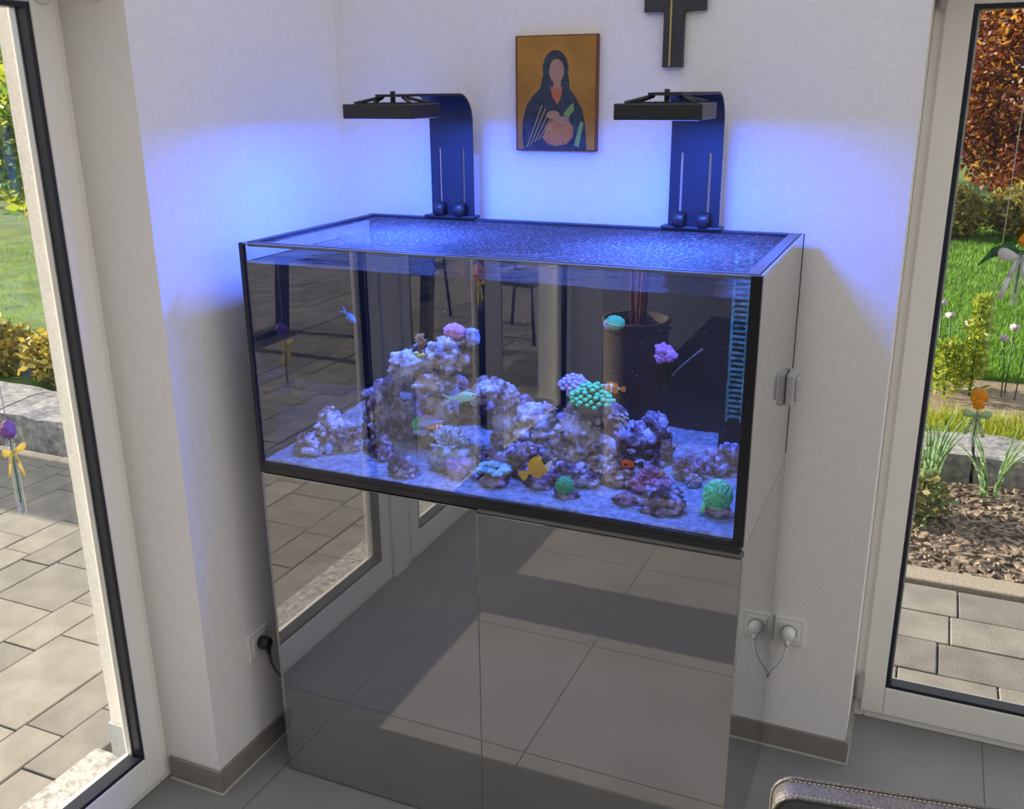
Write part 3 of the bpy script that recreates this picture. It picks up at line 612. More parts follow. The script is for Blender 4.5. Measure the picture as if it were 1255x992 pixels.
fish('cardinalfish', (.881, .200, 1.088), .034, .024, .009, lambda t, s: 1 if (.10 < t < .2 or .36 < t < .48 or .68 < t < .8) else 0,
     [('dorsal_fin', [(.3, .8), (.36, 2.0), (.48, 1.1), (.5, .8)]), ('second_dorsal_fin', [(.58, .7), (.85, 2.2), (.8, .9), (.75, .5)]), ('anal_fin', [(.55, -.7), (.85, -2.1), (.8, -.8), (.72, -.4)])], 0, rad(-62), 'striped silver and black fish with long pointed fins', tail='fork', mats=['f_silver', 'f_black'], finm='f_silver')
fish('damselfish', (.165, .200, 1.263), .038, .016, .008, lambda t, s: 0, [dors, anal], 0, rad(40), 'small vivid blue fish high in the tank', tail='fork', mats=['f_blue'], finm='f_blue')

# ------------------------------------------------------------------ magnet cleaner on the end pane
mg = empty('magnet_cleaner', (1.1995, .50, 1.115), 'grey glass cleaning magnet clamped on the aquarium end pane', 'magnet')
MB().box((0, -.035, -.040), (.020, .035, .040), bev=.005).build('magnet_body', 'grey_plastic', mg)
MB().box((.019, -.024, -.030), (.030, .024, .030), bev=.005).build('grip', 'grey_plastic', mg)

# ------------------------------------------------------------------ LED lamps
def lamp(xc, label):
    root = empty('aquarium_lamp', (xc, .575, TOP), label, 'lamp', 'lamps clamped to the aquarium rim')
    L = lambda x, y, z: (x - xc, y - .575, z - TOP)
    hw = .063; y0, y1 = .571, .577
    # slotted upright plate
    pl = MB(); sl = [(-.038, -.031), (.031, .038)]; zb, zt, s0, s1 = 1.462, 1.725, 1.485, 1.655
    pl.box(L(xc - hw, y0, zb), L(xc + hw, y1, s0)).box(L(xc - hw, y0, s1), L(xc + hw, y1, zt))
    for a, b in ((-hw, sl[0][0]), (sl[0][1], sl[1][0]), (sl[1][1], hw)): pl.box(L(xc + a, y0, s0), L(xc + b, y1, s1))
    # bend and arm (tapering towards the head)
    path = [(y1 - .003, 1.725)]
    for k in range(1, 9): a = PI / 2 * k / 8; path.append((y1 - .003 - .072 * (1 - math.cos(a)), 1.725 + .068 * math.sin(a)))
    path += [(.42, 1.793), (.36, 1.793), (.31, 1.793), (.255, 1.793)]
    ws = [hw] * 9 + [.058, .05, .042, .036]
    vs = []; fs = []
    for i, ((y, z), w) in enumerate(zip(path, ws)):
        q = path[min(i + 1, len(path) - 1)]; p0 = path[max(i - 1, 0)]; d = Vector((q[0] - p0[0], q[1] - p0[1])).normalized(); nn = Vector((-d.y, d.x)) * .003
        vs += [L(xc - w, y + nn.x, z + nn.y), L(xc + w, y + nn.x, z + nn.y), L(xc + w, y - nn.x, z - nn.y), L(xc - w, y - nn.x, z - nn.y)]
    for i in range(len(path) - 1):
        for k in range(4): fs.append((i * 4 + k, i * 4 + (k + 1) % 4, (i + 1) * 4 + (k + 1) % 4, (i + 1) * 4 + k))
    fs += [(3, 2, 1, 0), tuple(len(vs) - 4 + k for k in range(4))]
    pl.add(vs, fs); up = pl.build('bracket', 'satin_black', root)
    MB().box(L(xc - .075, .545, TOP + .0015), L(xc + .075, .5875, TOP + .009), bev=.002).build('clamp_plate', 'black', root)
    for s in (-1, 1):
        MB().lathe([(.0, -.014), (.019, -.013), (.021, -.008), (.021, .008), (.019, .013), (0, .014)], L(xc + s * .030, .556, TOP + .024), 20, axis='x').build('clamp_knob', 'black', root, True)
    hd = MB().box(L(xc - .0935, .20, 1.742), L(xc + .0935, .335, 1.775), bev=.0025).build('lamp_head', 'black', root)
    gr = MB()
    for k in range(9): gr.box(L(xc - .07 + k * .0165, .215, 1.7745), L(xc - .062 + k * .0165, .32, 1.7775))
    gr.build('cooling_fin', 'satin_black', hd)
    for sx in (-1, 1):
        MB().tube([L(xc + sx * .076, .225, 1.776), L(xc + sx * .030, .27, 1.789)], .004, 8).build('mounting_arm', 'satin_black', root)
        MB().tube([L(xc + sx * .076, .315, 1.776), L(xc + sx * .030, .28, 1.789)], .004, 8).build('mounting_arm', 'satin_black', root)
    MB().tube([L(xc, .275, 1.774), L(xc, .275, 1.803)], .006, 12).build('mounting_bolt', 'black', root)
    # LED panel below
    em = bpy.data.materials.get('led_panel')
    if not em:
        em, t, p = nt('led_panel'); p.inputs['Base Color'].default_value = (.02, .02, .03, 1); p.inputs['Emission Color'].default_value = (.12, .2, 1, 1); p.inputs['Emission Strength'].default_value = 3
    MB().box(L(xc - .085, .208, 1.7415), L(xc + .085, .327, 1.7435)).build('led_panel', em, hd)
    for nm, col, en, sp in (('blue_led', (.02, .105, 1.0), 8.6, 180), ('royal_led', (.03, .13, 1.0), 3.6, 95), ('white_led', (.50, .55, 1.0), .95, 110)):
        ld = bpy.data.lights.new(nm, 'AREA'); ld.shape = 'RECTANGLE'; ld.size = .16; ld.size_y = .11; ld.energy = en; ld.color = col; ld.spread = rad(sp)
        lo = bpy.data.objects.new(nm, ld); COL.objects.link(lo); lo.parent = root; lo.location = L(xc, .2675, 1.738)
    return root
lamp(.271, 'black LED lamp on a slotted bracket next to the room corner')
lamp(.933, 'black LED lamp on a slotted bracket below the cross')

# ------------------------------------------------------------------ picture and cross
pic = empty('icon_picture', (.553, YW, 1.651), 'gold ground painted wooden panel of a veiled figure on the wall', 'picture')
PX, PZ = .222, .283
MB().box((-.111, -.018, 0), (.111, 0, PZ), bev=.0015).build('board', 'frame_brown', pic)
gp = MB().box((-.105, -.0187, .004), (.107, -.0178, PZ - .003)).build('gold_panel', 'gold', pic)
def paint(nm, polys, m, lay):
    mb = MB()
    for poly in polys: mb.prism([((x - .5) * .212 + .001, .004 + z * .276) for x, z in poly], -.0188 - lay * .0002, -.0186)
    return mb.build(nm, m, pic)
def ell(cx, cz, rx, rz, n=22, a0=0, a1=2 * PI): return [(cx + rx * math.cos(a0 + (a1 - a0) * k / n), cz + rz * math.sin(a0 + (a1 - a0) * k / n)) for k in range(n)]
M['pt_navy'] = mat('paint_navy', (.014, .022, .035), .6, (.04, .055, .075), 60); M['pt_skin'] = mat('paint_tan', (.36, .20, .13), .6, (.42, .25, .17), 50); M['pt_halo'] = mat('paint_halo', (.40, .19, .025), .5)
M['pt_red'] = mat('paint_red', (.42, .10, .04), .6, (.5, .16, .07), 60); M['pt_green'] = mat('paint_green', (.14, .30, .08), .6, (.2, .36, .12), 60); M['pt_orange'] = mat('paint_orange', (.5, .22, .06), .6, (.4, .15, .05), 80); M['pt_line'] = mat('paint_line', (.5, .36, .14), .6)
paint('halo', [ell(.5, .74, .24, .19)], 'pt_halo', 1)
paint('robe', [[(.08, .0), (.06, .12), (.07, .27), (.12, .40), (.20, .48), (.30, .55), (.33, .66), (.66, .66), (.68, .54), (.76, .46), (.84, .36), (.88, .22), (.90, .0)]], 'pt_navy', 2)
paint('hood', [ell(.495, .715, .165, .165)], 'pt_navy', 3)
paint('face', [ell(.51, .70, .095, .105)], 'pt_skin', 6)
paint('neck', [[(.46, .62), (.57, .62), (.56, .54), (.48, .54)]], 'pt_skin', 5)
paint('tunic', [[(.43, .56), (.59, .56), (.57, .47), (.52, .40), (.46, .47)]], 'pt_red', 4)
paint('sleeve', [[(.34, .10), (.37, .19), (.44, .26), (.56, .30), (.66, .27), (.73, .20), (.72, .11), (.64, .05), (.50, .03), (.40, .05)]], 'pt_orange', 4)
paint('hand', [ell(.47, .31, .085, .04)], 'pt_skin', 6)
paint('hand', [ell(.60, .265, .075, .035)], 'pt_skin', 7)
paint('lining', [[(.74, .04), (.82, .26), (.86, .24), (.80, .02)], [(.60, .32), (.72, .42), (.74, .36), (.66, .28)]], 'pt_green', 5)
paint('fold_line', [[(.12 + k * .05, .02 + k * .02), (.13 + k * .05, .02 + k * .02), (.33 + k * .045, .40 - k * .03), (.32 + k * .045, .40 - k * .03)] for k in range(5)], 'pt_line', 8)
cr = empty('wall_cross', (.853, YW, 1.852), 'dark wall cross with a thin gold inlay line', 'cross')
MB().box((-.025, -.016, 0), (.025, 0, .265), bev=.001).build('upright', 'cross', cr)
MB().box((-.074, -.0155, .126), (-.0251, 0, .180), bev=.001).build('cross_arm', 'cross', cr); MB().box((.0251, -.0155, .126), (.076, 0, .180), bev=.001).build('cross_arm', 'cross', cr)
MB().box((-.009, -.0172, .002), (-.005, -.0155, .263)).build('inlay_line', 'gold_metal', cr)

# ------------------------------------------------------------------ sockets, plugs, cables
def socket(loc, rot, label):
    r = empty('wall_socket', loc, label, 'socket'); r.rotation_euler = (0, 0, rot)
    MB().box((-.0405, -.007, -.0405), (.0405, 0, .0405), bev=.002).build('socket_frame', 'white_plastic', r)
    MB().box((-.0275, -.0095, -.0275), (.0275, -.0065, .0275), bev=.001).build('socket_insert', 'white_plastic', r)
    MB().lathe([(.0205, -.0098), (.0215, -.0112), (.0225, -.0098)], (0, 0, 0), 28, axis='y').build('socket_ring', 'grey_plastic', r, True)
    return r
def plug(loc, rot, m, path, label):
    r = empty('power_plug', loc, label, 'plug'); r.rotation_euler = (0, 0, rot)
    MB().lathe([(0, -.034), (.012, -.034), (.0175, -.028), (.019, -.014), (.019, -.004), (0, -.004)], (0, 0, 0), 20, axis='y').build('plug_body', m, r, True)
    MB().tube(path, .0035, 8).build('cable', m, r, True)
    MB().tube([(0, -.026, -.010), (0, -.027, -.032)], [.0085, .0055], 10).build('cable_boot', m, r, True); return r
socket((1.244, YW, .381), 0, 'white wall socket low on the back wall beside the cabinet')
plug((1.244, YW - .0065, .381), 0, 'white_plastic', [(0, -.026, -.02), (-.001, -.027, -.045), (-.008, -.026, -.075), (-.022, -.022, -.105), (-.036, -.018, -.125), (-.0455, -.012, -.150)], 'white power plug with its cable in the back wall socket')
socket((XW, .053, .348), PI / 2, 'white wall socket low on the left wall beside the cabinet')
plug((XW + .0065, .058, .350), PI / 2, 'black', [(0, -.026, -.02), (-.002, -.030, -.035), (-.012, -.042, -.05), (-.022, -.062, -.062), (-.028, -.085, -.075), (.0, -.105, -.10)], 'black power plug with its cable in the left wall socket')

# ------------------------------------------------------------------ hanging flower tubes
def petal_flower(parent, m, z, r, n, rnd, flat_=False):
    for k in range(n):
        a = rnd.uniform(0, 2 * PI); e = rnd.uniform(.2, .9)
        MB().blob((r * .55 * math.cos(a) * e, r * .35 * math.sin(a) * e, z + r * rnd.uniform(-.3, .5)), r * .55, r * .30, r * .60, 3, .35, 2, rnd.random() * 9).build('petal', m, parent, True)
def bow(parent, m, z, s, rnd):
    for sg in (-1, 1):
        mb = MB(); n = 14; out = []
        for k in range(n):
            t = 2 * PI * k / n; q = .5 - .5 * math.cos(t); out.append((sg * s * q, -.004 - .006 * q * (1 + .4 * math.sin(t)), z + s * .42 * math.sin(t) * (.35 + .65 * q) + s * .22 * q))
        mb.add([(sg * s * .55, -.010, z + s * .12)] + out, [(0, k + 1, (k + 1) % n + 1) for k in range(n)])
        o = mb.build('bow_loop', m, parent, True); md = o.modifiers.new('t', 'SOLIDIFY'); md.thickness = .0008
        L = s * rnd.uniform(1.5, 2.1); w = s * .26
        pts = [(sg * s * .05, z), (sg * s * .35, z - L * .45), (sg * s * .62, z - L)]
        mb = MB()
        for (a, b) in zip(pts, pts[1:]): mb.add([(a[0] - w / 2, -.004, a[1]), (a[0] + w / 2, -.002, a[1]), (b[0] + w / 2, -.003, b[1]), (b[0] - w / 2, -.006, b[1])], [(0, 1, 2, 3)])
        o = mb.build('bow_tail', m, parent, True); md = o.modifiers.new('t', 'SOLIDIFY'); md.thickness = .0008
def tube_vase(loc, top, petals, ribbon, rotz, label, seed, tube=.13, s=.030, nf=4, fr=.026, leaf=False):
    """loc = foot of the tube; hangs on a nylon string from height top"""
    rnd = random.Random(seed); r = empty('hanging_vase', loc, label, 'vase', 'flower tubes hanging at the glass doors'); r.rotation_euler = (0, 0, rotz)
    MB().lathe([(0, 0), (.006, .0015), (.0085, .007), (.0088, tube), (.0100, tube + .003), (.0075, tube + .002), (.0072, .008), (0, .004)], (0, 0, 0), 16).build('glass_tube', 'clear', r, True)
    MB().tube([(0, 0, .03), (.001, 0, tube * .6), (0, 0, tube + .02)], .0016, 6).build('flower_stem', 'leafg', r, True)
    petal_flower(r, petals, tube + .03, fr, nf, rnd)
    if ribbon: bow(r, ribbon, tube - .012, s, rnd)
    if leaf:
        for sg in (-1, 1):
            mb = MB(); pts = [(0, tube), (sg * .03, tube + .012), (sg * .065, tube - .004), (sg * .09, tube - .035)]; ws = [.004, .014, .012, .001]
            for (a, b, wa, wb_) in zip(pts, pts[1:], ws, ws[1:]): mb.add([(a[0], -.002, a[1] - wa), (a[0], .002, a[1] + wa), (b[0], .002, b[1] + wb_), (b[0], -.002, b[1] - wb_)], [(0, 1, 2, 3)])
            o = mb.build('leaf', 'leafg', r, True); md = o.modifiers.new('t', 'SOLIDIFY'); md.thickness = .0008
    MB().tube([(.0, 0, tube), (0, 0, top - loc[2])], .0009, 5).build('string', 'string', r, True)
    return r
tube_vase((-.262, -.475, .935), 1.99, 'p_purple', 'r_yellow', PI / 2, 'hanging glass tube with purple flower and yellow bow', 1, .16)
tube_vase((-.262, -.94, .60), 1.99, 'p_purple', 'r_white', PI / 2, 'hanging glass tube with purple flower and white bow', 2, .13, .032, 5)
tube_vase((-.262, -1.835, .90), 1.99, 'p_orange', 'r_yellow', PI / 2, 'hanging glass tube with orange flowers on the patio side', 3, .13, .04, 7, .04)
tube_vase((1.682, .838, 1.285), 1.99, 'p_orange', 'r_white', 0, 'hanging glass tube with orange flower, white bow and green leaves', 4, .130, .052, 4, .018, True)
tube_vase((1.640, .868, .895), 1.99, 'p_orange', 'r_green', 0, 'hanging glass tube with orange flower and pale green bow', 5, .10, .036, 4, .026, False)
rg = empty('glass_ring', (-.262, -2.40, .555), 'clear glass ring hanging at the farther patio door', 'ornament', None)
mb = MB(); pts = [(0, .035 * math.cos(a), .035 + .035 * math.sin(a)) for a in [2 * PI * k / 28 for k in range(29)]]; mb.tube(pts, .006, 8, cap=False).build('ring', 'clear', rg, True)
MB().tube([(0, 0, .072), (0, 0, 1.99 - .555)], .0009, 5).build('string', 'string', rg, True)

# ------------------------------------------------------------------ chair
ch = empty('upholstered_chair', (1.60, -.66, 0), 'grey leather upholstered chair with stitched piping along its backrest', 'chair'); ch.rotation_euler = (0, 0, rad(9))
def slab(cx, cy, w, t, z0, z1, rr=.05, seg=6):
    """rounded upright slab in the xz plane"""
    poly = []
    for (sx, sz, a0) in ((1, 0, -PI / 2), (1, 1, 0), (-1, 1, PI / 2), (-1, 0, PI)):
        px = cx + sx * (w / 2 - rr); pz = (z1 - rr) if sz else (z0 + rr)
        for k in range(seg + 1): a = a0 + PI / 2 * k / seg; poly.append((px + rr * math.cos(a), pz + rr * math.sin(a)))
    return poly
HB = .905
poly = slab(0, 0, .46, .05, .44, HB, .03)
bkm = MB(); n = len(poly); lay = []
for y, sc in ((.045, .0), (.045, .975), (.04, 1.0), (.005, 1.0), (0, .975), (-.0, .0)):
    zc = (.44 + HB) / 2; lay.append([((x) * (sc if sc else .4), y + (.012 if not sc and y > .01 else 0) - (.012 if not sc and y <= .01 else 0), zc + (z - zc) * (sc if sc else .4)) for x, z in poly])
for l in lay: bkm.v += l
for i in range(len(lay) - 1):
    for k in range(n): bkm.f.append((i * n + k, i * n + (k + 1) % n, (i + 1) * n + (k + 1) % n, (i + 1) * n + k)); bkm.m.append(0)
bkm.f += [tuple(range(n)), tuple(range((len(lay) - 1) * n, len(lay) * n))]; bkm.m += [0, 0]
bk = bkm.build('backrest', 'leather', ch, True)
for y in (.003, .042): MB().tube([(x, y, z) for x, z in poly] + [(poly[0][0], y, poly[0][1])], .0035, 8).build('piping', 'leather', bk, True)
stc = MB(); top = [q for q in poly if q[1] > .6]; top = top
for k in range(70):
    t = -.21 + .42 * k / 69; stc.box((t, .007, HB - .0006), (t + .0038, .0088, HB + .0008)); stc.box((t, .036, HB - .0006), (t + .0038, .0378, HB + .0008))
o = stc.build('stitching', 'thread', bk); o['kind'] = 'stuff'
MB().box((-.23, -.47, .40), (.23, .02, .49), bev=.025).build('seat', 'leather', ch, True)
for sx in (-.2, .2):
    for sy in (-.43, .01): MB().tube([(sx, sy, .41), (sx * 1.06, sy * 1.03, 0)], [.016, .012], 10).build('leg', 'satin_black', ch, True)

# ------------------------------------------------------------------ tall planter in the room
px, py = .29, -2.33
pt = empty('tall_planter', (px, py, 0), 'tall round taupe planter with thin reddish stems near the patio doors', 'planter')
MB().lathe([(0, .0), (.125, 0), (.13, .02), (.150, .79), (.156, .80), (.156, .812), (.142, .812), (.138, .77), (0, .77)], (0, 0, 0), 40).build('pot', 'planter', pt, True)
MB().blob((0, 0, .765), .135, .135, .012, 4, .3, 6, 3).build('soil', 'peat', pt, True)
for k, (dx, dy) in enumerate(((-.02, 0), (.02, .01), (0, -.02), (.03, -.02))):
    MB().tube([(dx, dy, .75), (dx * 1.3, dy, 1.0), (dx * 2 + .02, dy * 2, 1.35), (dx * 4, dy * 4, 1.62)], [.009, .008, .007, .005], 8).build('stem', 'trunk', pt, True)
rnd = random.Random(4); lf = MB()
def leafcard(mb, p, L, Wd, rnd, mi=0, up=.0):
    d = Vector((rnd.gauss(0, 1), rnd.gauss(0, 1), rnd.gauss(0, .7) + up)).normalized(); s = d.cross(Vector((rnd.gauss(0, 1), rnd.gauss(0, 1), rnd.gauss(0, 1)))).normalized() * Wd / 2
    p = Vector(p); mb.add([p, p + d * L * .45 + s, p + d * L, p + d * L * .45 - s], [(0, 1, 2, 3)], mi)
for k in range(160): leafcard(lf, (rnd.gauss(0, .1), rnd.gauss(0, .1), rnd.uniform(1.3, 1.75)), .12, .04, rnd)
lf.build('foliage', 'leafg', pt)

# ------------------------------------------------------------------ patio and garden ground
struct('ground', MB().box((-40, -30, -.4), (40, 40, -.09)), 'soil', 'bare soil under the garden')
patio = struct('patio', MB().box((-6.2, -9, -.10), (-.49, 1.62, -.034)), 'joint', 'paved patio outside the doors')
rnd = random.Random(3)
cells = []
xs = [-.57]; ws = [.155, .155, .31, .155, .31, .155, .155, .31]
k = 0
while xs[-1] > -6.0: xs.append(xs[-1] - ws[k % len(ws)]); k += 1
for i in range(len(xs) - 1):
    y = 1.60 - rnd.uniform(0, .3)
    cells.append((xs[i + 1], xs[i], y, 1.60))
    while y > -8.6:
        L = rnd.choice((.30, .30, .45)); cells.append((xs[i + 1], xs[i], y - L, y)); y -= L
def vis(c):   # rank by closeness to the doors, where pieces show largest
    return math.hypot(c[1] + .5, (c[2] + c[3]) / 2 + .2 if (c[2] + c[3]) / 2 < -.2 else ((c[2] + c[3]) / 2 + .2) * .8)
cells = [c for c in cells if c[3] - c[2] > .03]; cells.sort(key=vis)
pav_cache = {}
rest = MB(); g = .003
for n, (x0, x1, y0, y1) in enumerate(cells):
    dz = rnd.uniform(-.002, .002); dark = rnd.random() < .3
    if n < 290:
        w, l = round(x1 - x0, 3), round(y1 - y0, 3); key = (w, l, dark)
        if key not in pav_cache:
            o = MB().box((-w / 2 + g, -l / 2 + g, -.05), (w / 2 - g, l / 2 - g, 0), bev=.003).build('paver', 'paver_dark' if dark else 'paver', patio); pav_cache[key] = o.data
        else:
            o = bpy.data.objects.new('paver', pav_cache[key]); COL.objects.link(o); o.parent = patio
        o.location = ((x0 + x1) / 2, (y0 + y1) / 2, -.02 + dz)
    else: rest.box((x0 + g, y0 + g, -.07), (x1 - g, y1 - g, -.02 + dz), 1 if dark else 0)
o = rest.build('far_pavers', ['paver', 'paver_dark'], patio); o['kind'] = 'stuff'
path = struct('garden_path', MB().box((1.0, 1.03, -.10), (5, 1.90, -.034)), 'joint', 'paved path outside the garden door')
for (y0, y1) in ((1.03, 1.225), (1.225, 1.43), (1.43, 1.63), (1.63, 1.84)):
    x = 1.02 + rnd.uniform(0, .25)
    while x < 4.8:
        L = rnd.choice((.30, .45)) if y0 > 1.3 else .30
        MB().box((x + g, y0 + g, -.07), (x + L - g, y1 - g, -.02 + rnd.uniform(-.002, .002)), bev=.003).build('paver', 'paver' if rnd.random() < .7 else 'paver_dark', path); x += L
x = 1.0
for k in range(2):
    o = MB().box((x, 1.85, -.12), (x + .98, 1.96, .0), bev=.006).build('kerb_stone', 'kerb'); tag(o, ('flat concrete kerb stone between paved path and mulch bed', 'kerb stone next to the first one along the mulch bed')[k], 'kerb', 'kerb stones along the path'); x += .985

# ------------------------------------------------------------------ garden beyond the right door
struct('mulch_bed', MB().box((.9, 1.96, -.12), (5, 3.1, -.045)), 'soil', 'flower bed covered with bark mulch')
chips = MB(); rnd = random.Random(8)
for k in range(5200):
    x = rnd.uniform(1.2, 3.1); y = rnd.uniform(1.97, 3.0); L = rnd.uniform(.018, .05); w = rnd.uniform(.006, .016); t = rnd.uniform(.003, .007); a = rnd.uniform(0, PI); e = rnd.gauss(0, .25)
    R_ = Matrix.Rotation(a, 3, 'Z') @ Matrix.Rotation(e, 3, 'Y'); z = -.035 + rnd.uniform(-.012, .018)
    vs = [R_ @ Vector((sx * L, sy * w, sz * t)) + Vector((x, y, z)) for sx, sy, sz in ((-1, -.6, -1), (1, -1, -1), (.8, 1, -1), (-1, .8, -1), (-1, -.6, 1), (1, -1, 1), (.8, 1, 1), (-1, .8, 1))]
    chips.add([v * 1 for v in vs], [(4, 5, 6, 7), (0, 1, 5, 4), (1, 2, 6, 5), (2, 3, 7, 6), (3, 0, 4, 7)])
M['mulch2'] = mat('bark_mulch_pieces', (.08, .055, .04), .9, (.32, .26, .21), 30, detail=1, lo=.3, hi=.7)
tag(chips.build('bark_mulch', 'mulch2'), 'brown grey bark mulch on the flower bed', 'mulch', None, 'stuff')
for k, (x0, x1) in enumerate(((.9, 1.78), (1.795, 2.6), (2.615, 3.5))):
    o = MB().blob(((x0 + x1) / 2, 3.17, .03), (x1 - x0) / 2 * 1.0, .19, .15, 4, .04, 4, k + 2)
    mb = MB(); bm = bmesh.new(); bmesh.ops.create_cube(bm, size=1); bmesh.ops.subdivide_edges(bm, edges=bm.edges[:], cuts=7, use_grid_fill=True)
    for v in bm.verts:
        q = Vector(((x0 + x1) / 2 + v.co.x * (x1 - x0), 3.16 + v.co.y * .34, .0 + v.co.z * .24)); v.co = q + Vector((mn.noise(q * 6), mn.noise(q * 6 + Vector((5, 0, 0))), mn.noise(q * 7 + Vector((0, 9, 0))))) * .018
    bm.verts.index_update(); mb.add([v.co[:] for v in bm.verts], [[v.index for v in f.verts] for f in bm.faces]); bm.free()
    tag(mb.build('granite_block', 'granite_dark', None, False), ('granite block with strap leaves growing before it', 'granite block second along the mulch bed', 'granite block third along the mulch bed')[k], 'stone', 'granite edging blocks of the flower bed')
struct('garden_soil', MB().box((-1, 3.1, -.1), (6, 5.0, -.02)), 'soil', 'bare light soil in front of the lawn')
struct('lawn', MB().box((-1, 4.9, -.1), (14, 26, .0)), 'lawn', 'green lawn seen through the garden door')
def grass(name, region, n, h, m, label, seed):
    rnd = random.Random(seed); mb = MB(); x0, x1, y0, y1 = region
    for k in range(n):
        x = rnd.uniform(x0, x1); y = y0 + (y1 - y0) * rnd.random() ** 1.4; hh = h * rnd.uniform(.5, 1.2); a = rnd.uniform(0, PI); w = .006 + .004 * rnd.random() + .001 * (y - y0); dx, dy = w * math.cos(a), w * math.sin(a); lx, ly = rnd.gauss(0, .4) * hh, rnd.gauss(0, .4) * hh
        mb.add([(x - dx, y - dy, -.02), (x + dx, y + dy, -.02), (x + lx, y + ly, hh)], [(0, 1, 2)])
    return tag(mb.build(name, m), label, 'grass', None, 'stuff')
grass('lawn_grass', (1.3, 4.8, 4.9, 15), 42000, .06, 'grassleaf', 'short green grass of the lawn behind the flower bed', 1)
grass('low_grass', (1.3, 2.8, 3.37, 3.80), 5200, .13, 'limeleaf', 'yellow green tufts of low grass behind the granite blocks', 2)
def shrub(name, loc, rx, ry, rz, n, leaf, m, label, seed, cat='shrub', trunk=True, grp=None, shell=.55, up=.0, zoff=.0):
    rnd = random.Random(seed); r = empty(name, loc, label, cat, grp); mb = MB()
    for k in range(n):
        d = Vector((rnd.gauss(0, 1), rnd.gauss(0, 1), rnd.gauss(0, 1))).normalized(); q = (shell + (1 - shell) * rnd.random()) * (1 + .22 * mn.noise(d * 2.4 + Vector((seed, 0, 0))) + .12 * mn.noise(d * 6 + Vector((seed, 0, 0))))
        p = (d.x * rx * q, d.y * ry * q, zoff + rz + d.z * rz * q)
        if p[2] < .01: continue
        leafcard(mb, p, leaf * rnd.uniform(.7, 1.3), leaf * .55, rnd, 0 if not isinstance(m, list) else (0 if rnd.random() < .72 else 1), up)
    mb.build('foliage', m, r)
    if trunk:
        for k in range(3 if rx > .3 else 2):
            a = k * 2.1; MB().tube([(.05 * rx * math.cos(a), .05 * rx * math.sin(a), 0), (.2 * rx * math.cos(a), .2 * ry * math.sin(a), zoff + rz * .7), (.5 * rx * math.cos(a), .5 * ry * math.sin(a), zoff + rz * 1.5)], [.03 * rx + .006, .025 * rx + .004, .01 * rx + .002], 7).build('stem', 'bark', r, True)
    return r
shrub('copper_tree', (3.1, 14.6, 0), 1.9, 1.3, 1.75, 30000, .115, ['copper', 'orange_leaf'], 'dense copper red leaved tree behind the lawn', 3, 'tree', shell=.6)
shrub('copper_tree', (7.4, 15.2, 0), 1.9, 1.6, 2.0, 14000, .16, ['copper', 'orange_leaf'], 'copper red tree standing farther along the lawn edge', 4, 'tree', shell=.6)
shrub('broadleaf_tree', (4.9, 18.6, 1.2), 2.7, 2.0, 2.3, 16000, .17, ['limeleaf', 'orange_leaf'], 'tall yellow green tree rising behind the copper tree', 5, 'tree', shell=.6)
shrub('broadleaf_tree', (-.9, 18, .4), 2.6, 2.0, 2.6, 12000, .17, ['limeleaf', 'olive'], 'green broadleaf tree behind the lawn shrubs', 6, 'tree', shell=.6)
for k, (x, y, r) in enumerate(((1.55, 11.3, .52), (2.58, 11.5, .54), (3.72, 11.6, .48), (5.02, 11.7, .60))):
    shrub('olive_shrub', (x, y, 0), r, .5, r * .62, 6000, .075, ['olive', 'goldleaf'], ('olive shrub at the open end of the low row', 'rounded olive shrub second in the low row', 'smallest olive shrub before the copper tree', 'broad olive shrub closing the low row')[k], 20 + k, grp='olive shrubs at the lawn edge')
# upright leafy plant
def spire(loc, h, n, rr, m, label, seed, grp=None):
    rnd = random.Random(seed); r = empty('leafy_spire', loc, label, 'plant', grp); mb = MB()
    for k in range(n):
        t = rnd.random() ** .8; a = rnd.uniform(0, 2 * PI); leafcard(mb, (rr * (1.1 - t * .5) * .35 * math.cos(a), rr * (1.1 - t * .5) * .35 * math.sin(a), .05 + h * t), .07 * (1.2 - .5 * t), .022, rnd, 0, .5)
    mb.build('foliage', m, r); MB().tube([(0, 0, 0), (0, 0, h)], [.008, .004], 6).build('stem', 'leafg', r, True)
spire((1.80, 4.50, -.02), .58, 420, .14, 'limeleaf', 'upright yellow green leafy plant before the lawn', 31)
spire((1.655, 4.40, -.02), .30, 420, .22, 'limeleaf', 'bushy lower yellow green plant beside the upright one', 32)
spire((1.53, 4.60, -.02), .26, 240, .22, 'grassleaf', 'low dark green leafy plant at the lawn edge', 33)
for k, (x, y, h, b) in enumerate(((1.66, 4.62, .46, -.02), (1.73, 4.72, .40, .03), (1.98, 4.55, .36, -.03), (2.0, 4.6, .42, .0), (2.05, 4.5, .50, .03), (2.12, 4.62, .40, .04), (2.2, 4.6, .46, .05), (1.60, 4.5, .56, -.02))):
    r = empty('pincushion_flower', (x, y, -.02), 'tallest thin mauve flower beside the low dark green plant' if k == 7 else ('thin mauve flower next to the upright yellow green plant' if k < 2 else 'thin stemmed mauve flower in the loose tuft before the lawn'), 'flower', 'mauve flowers at the lawn edge')
    MB().tube([(0, 0, 0), (b * .3, 0, h * .5), (b, 0, h)], .0045, 6).build('stem', 'leafg', r, True); MB().blob((b, 0, h + .008), .026, .026, .018, 3, .4, 6, k).build('flower_head', 'pom', r, True)
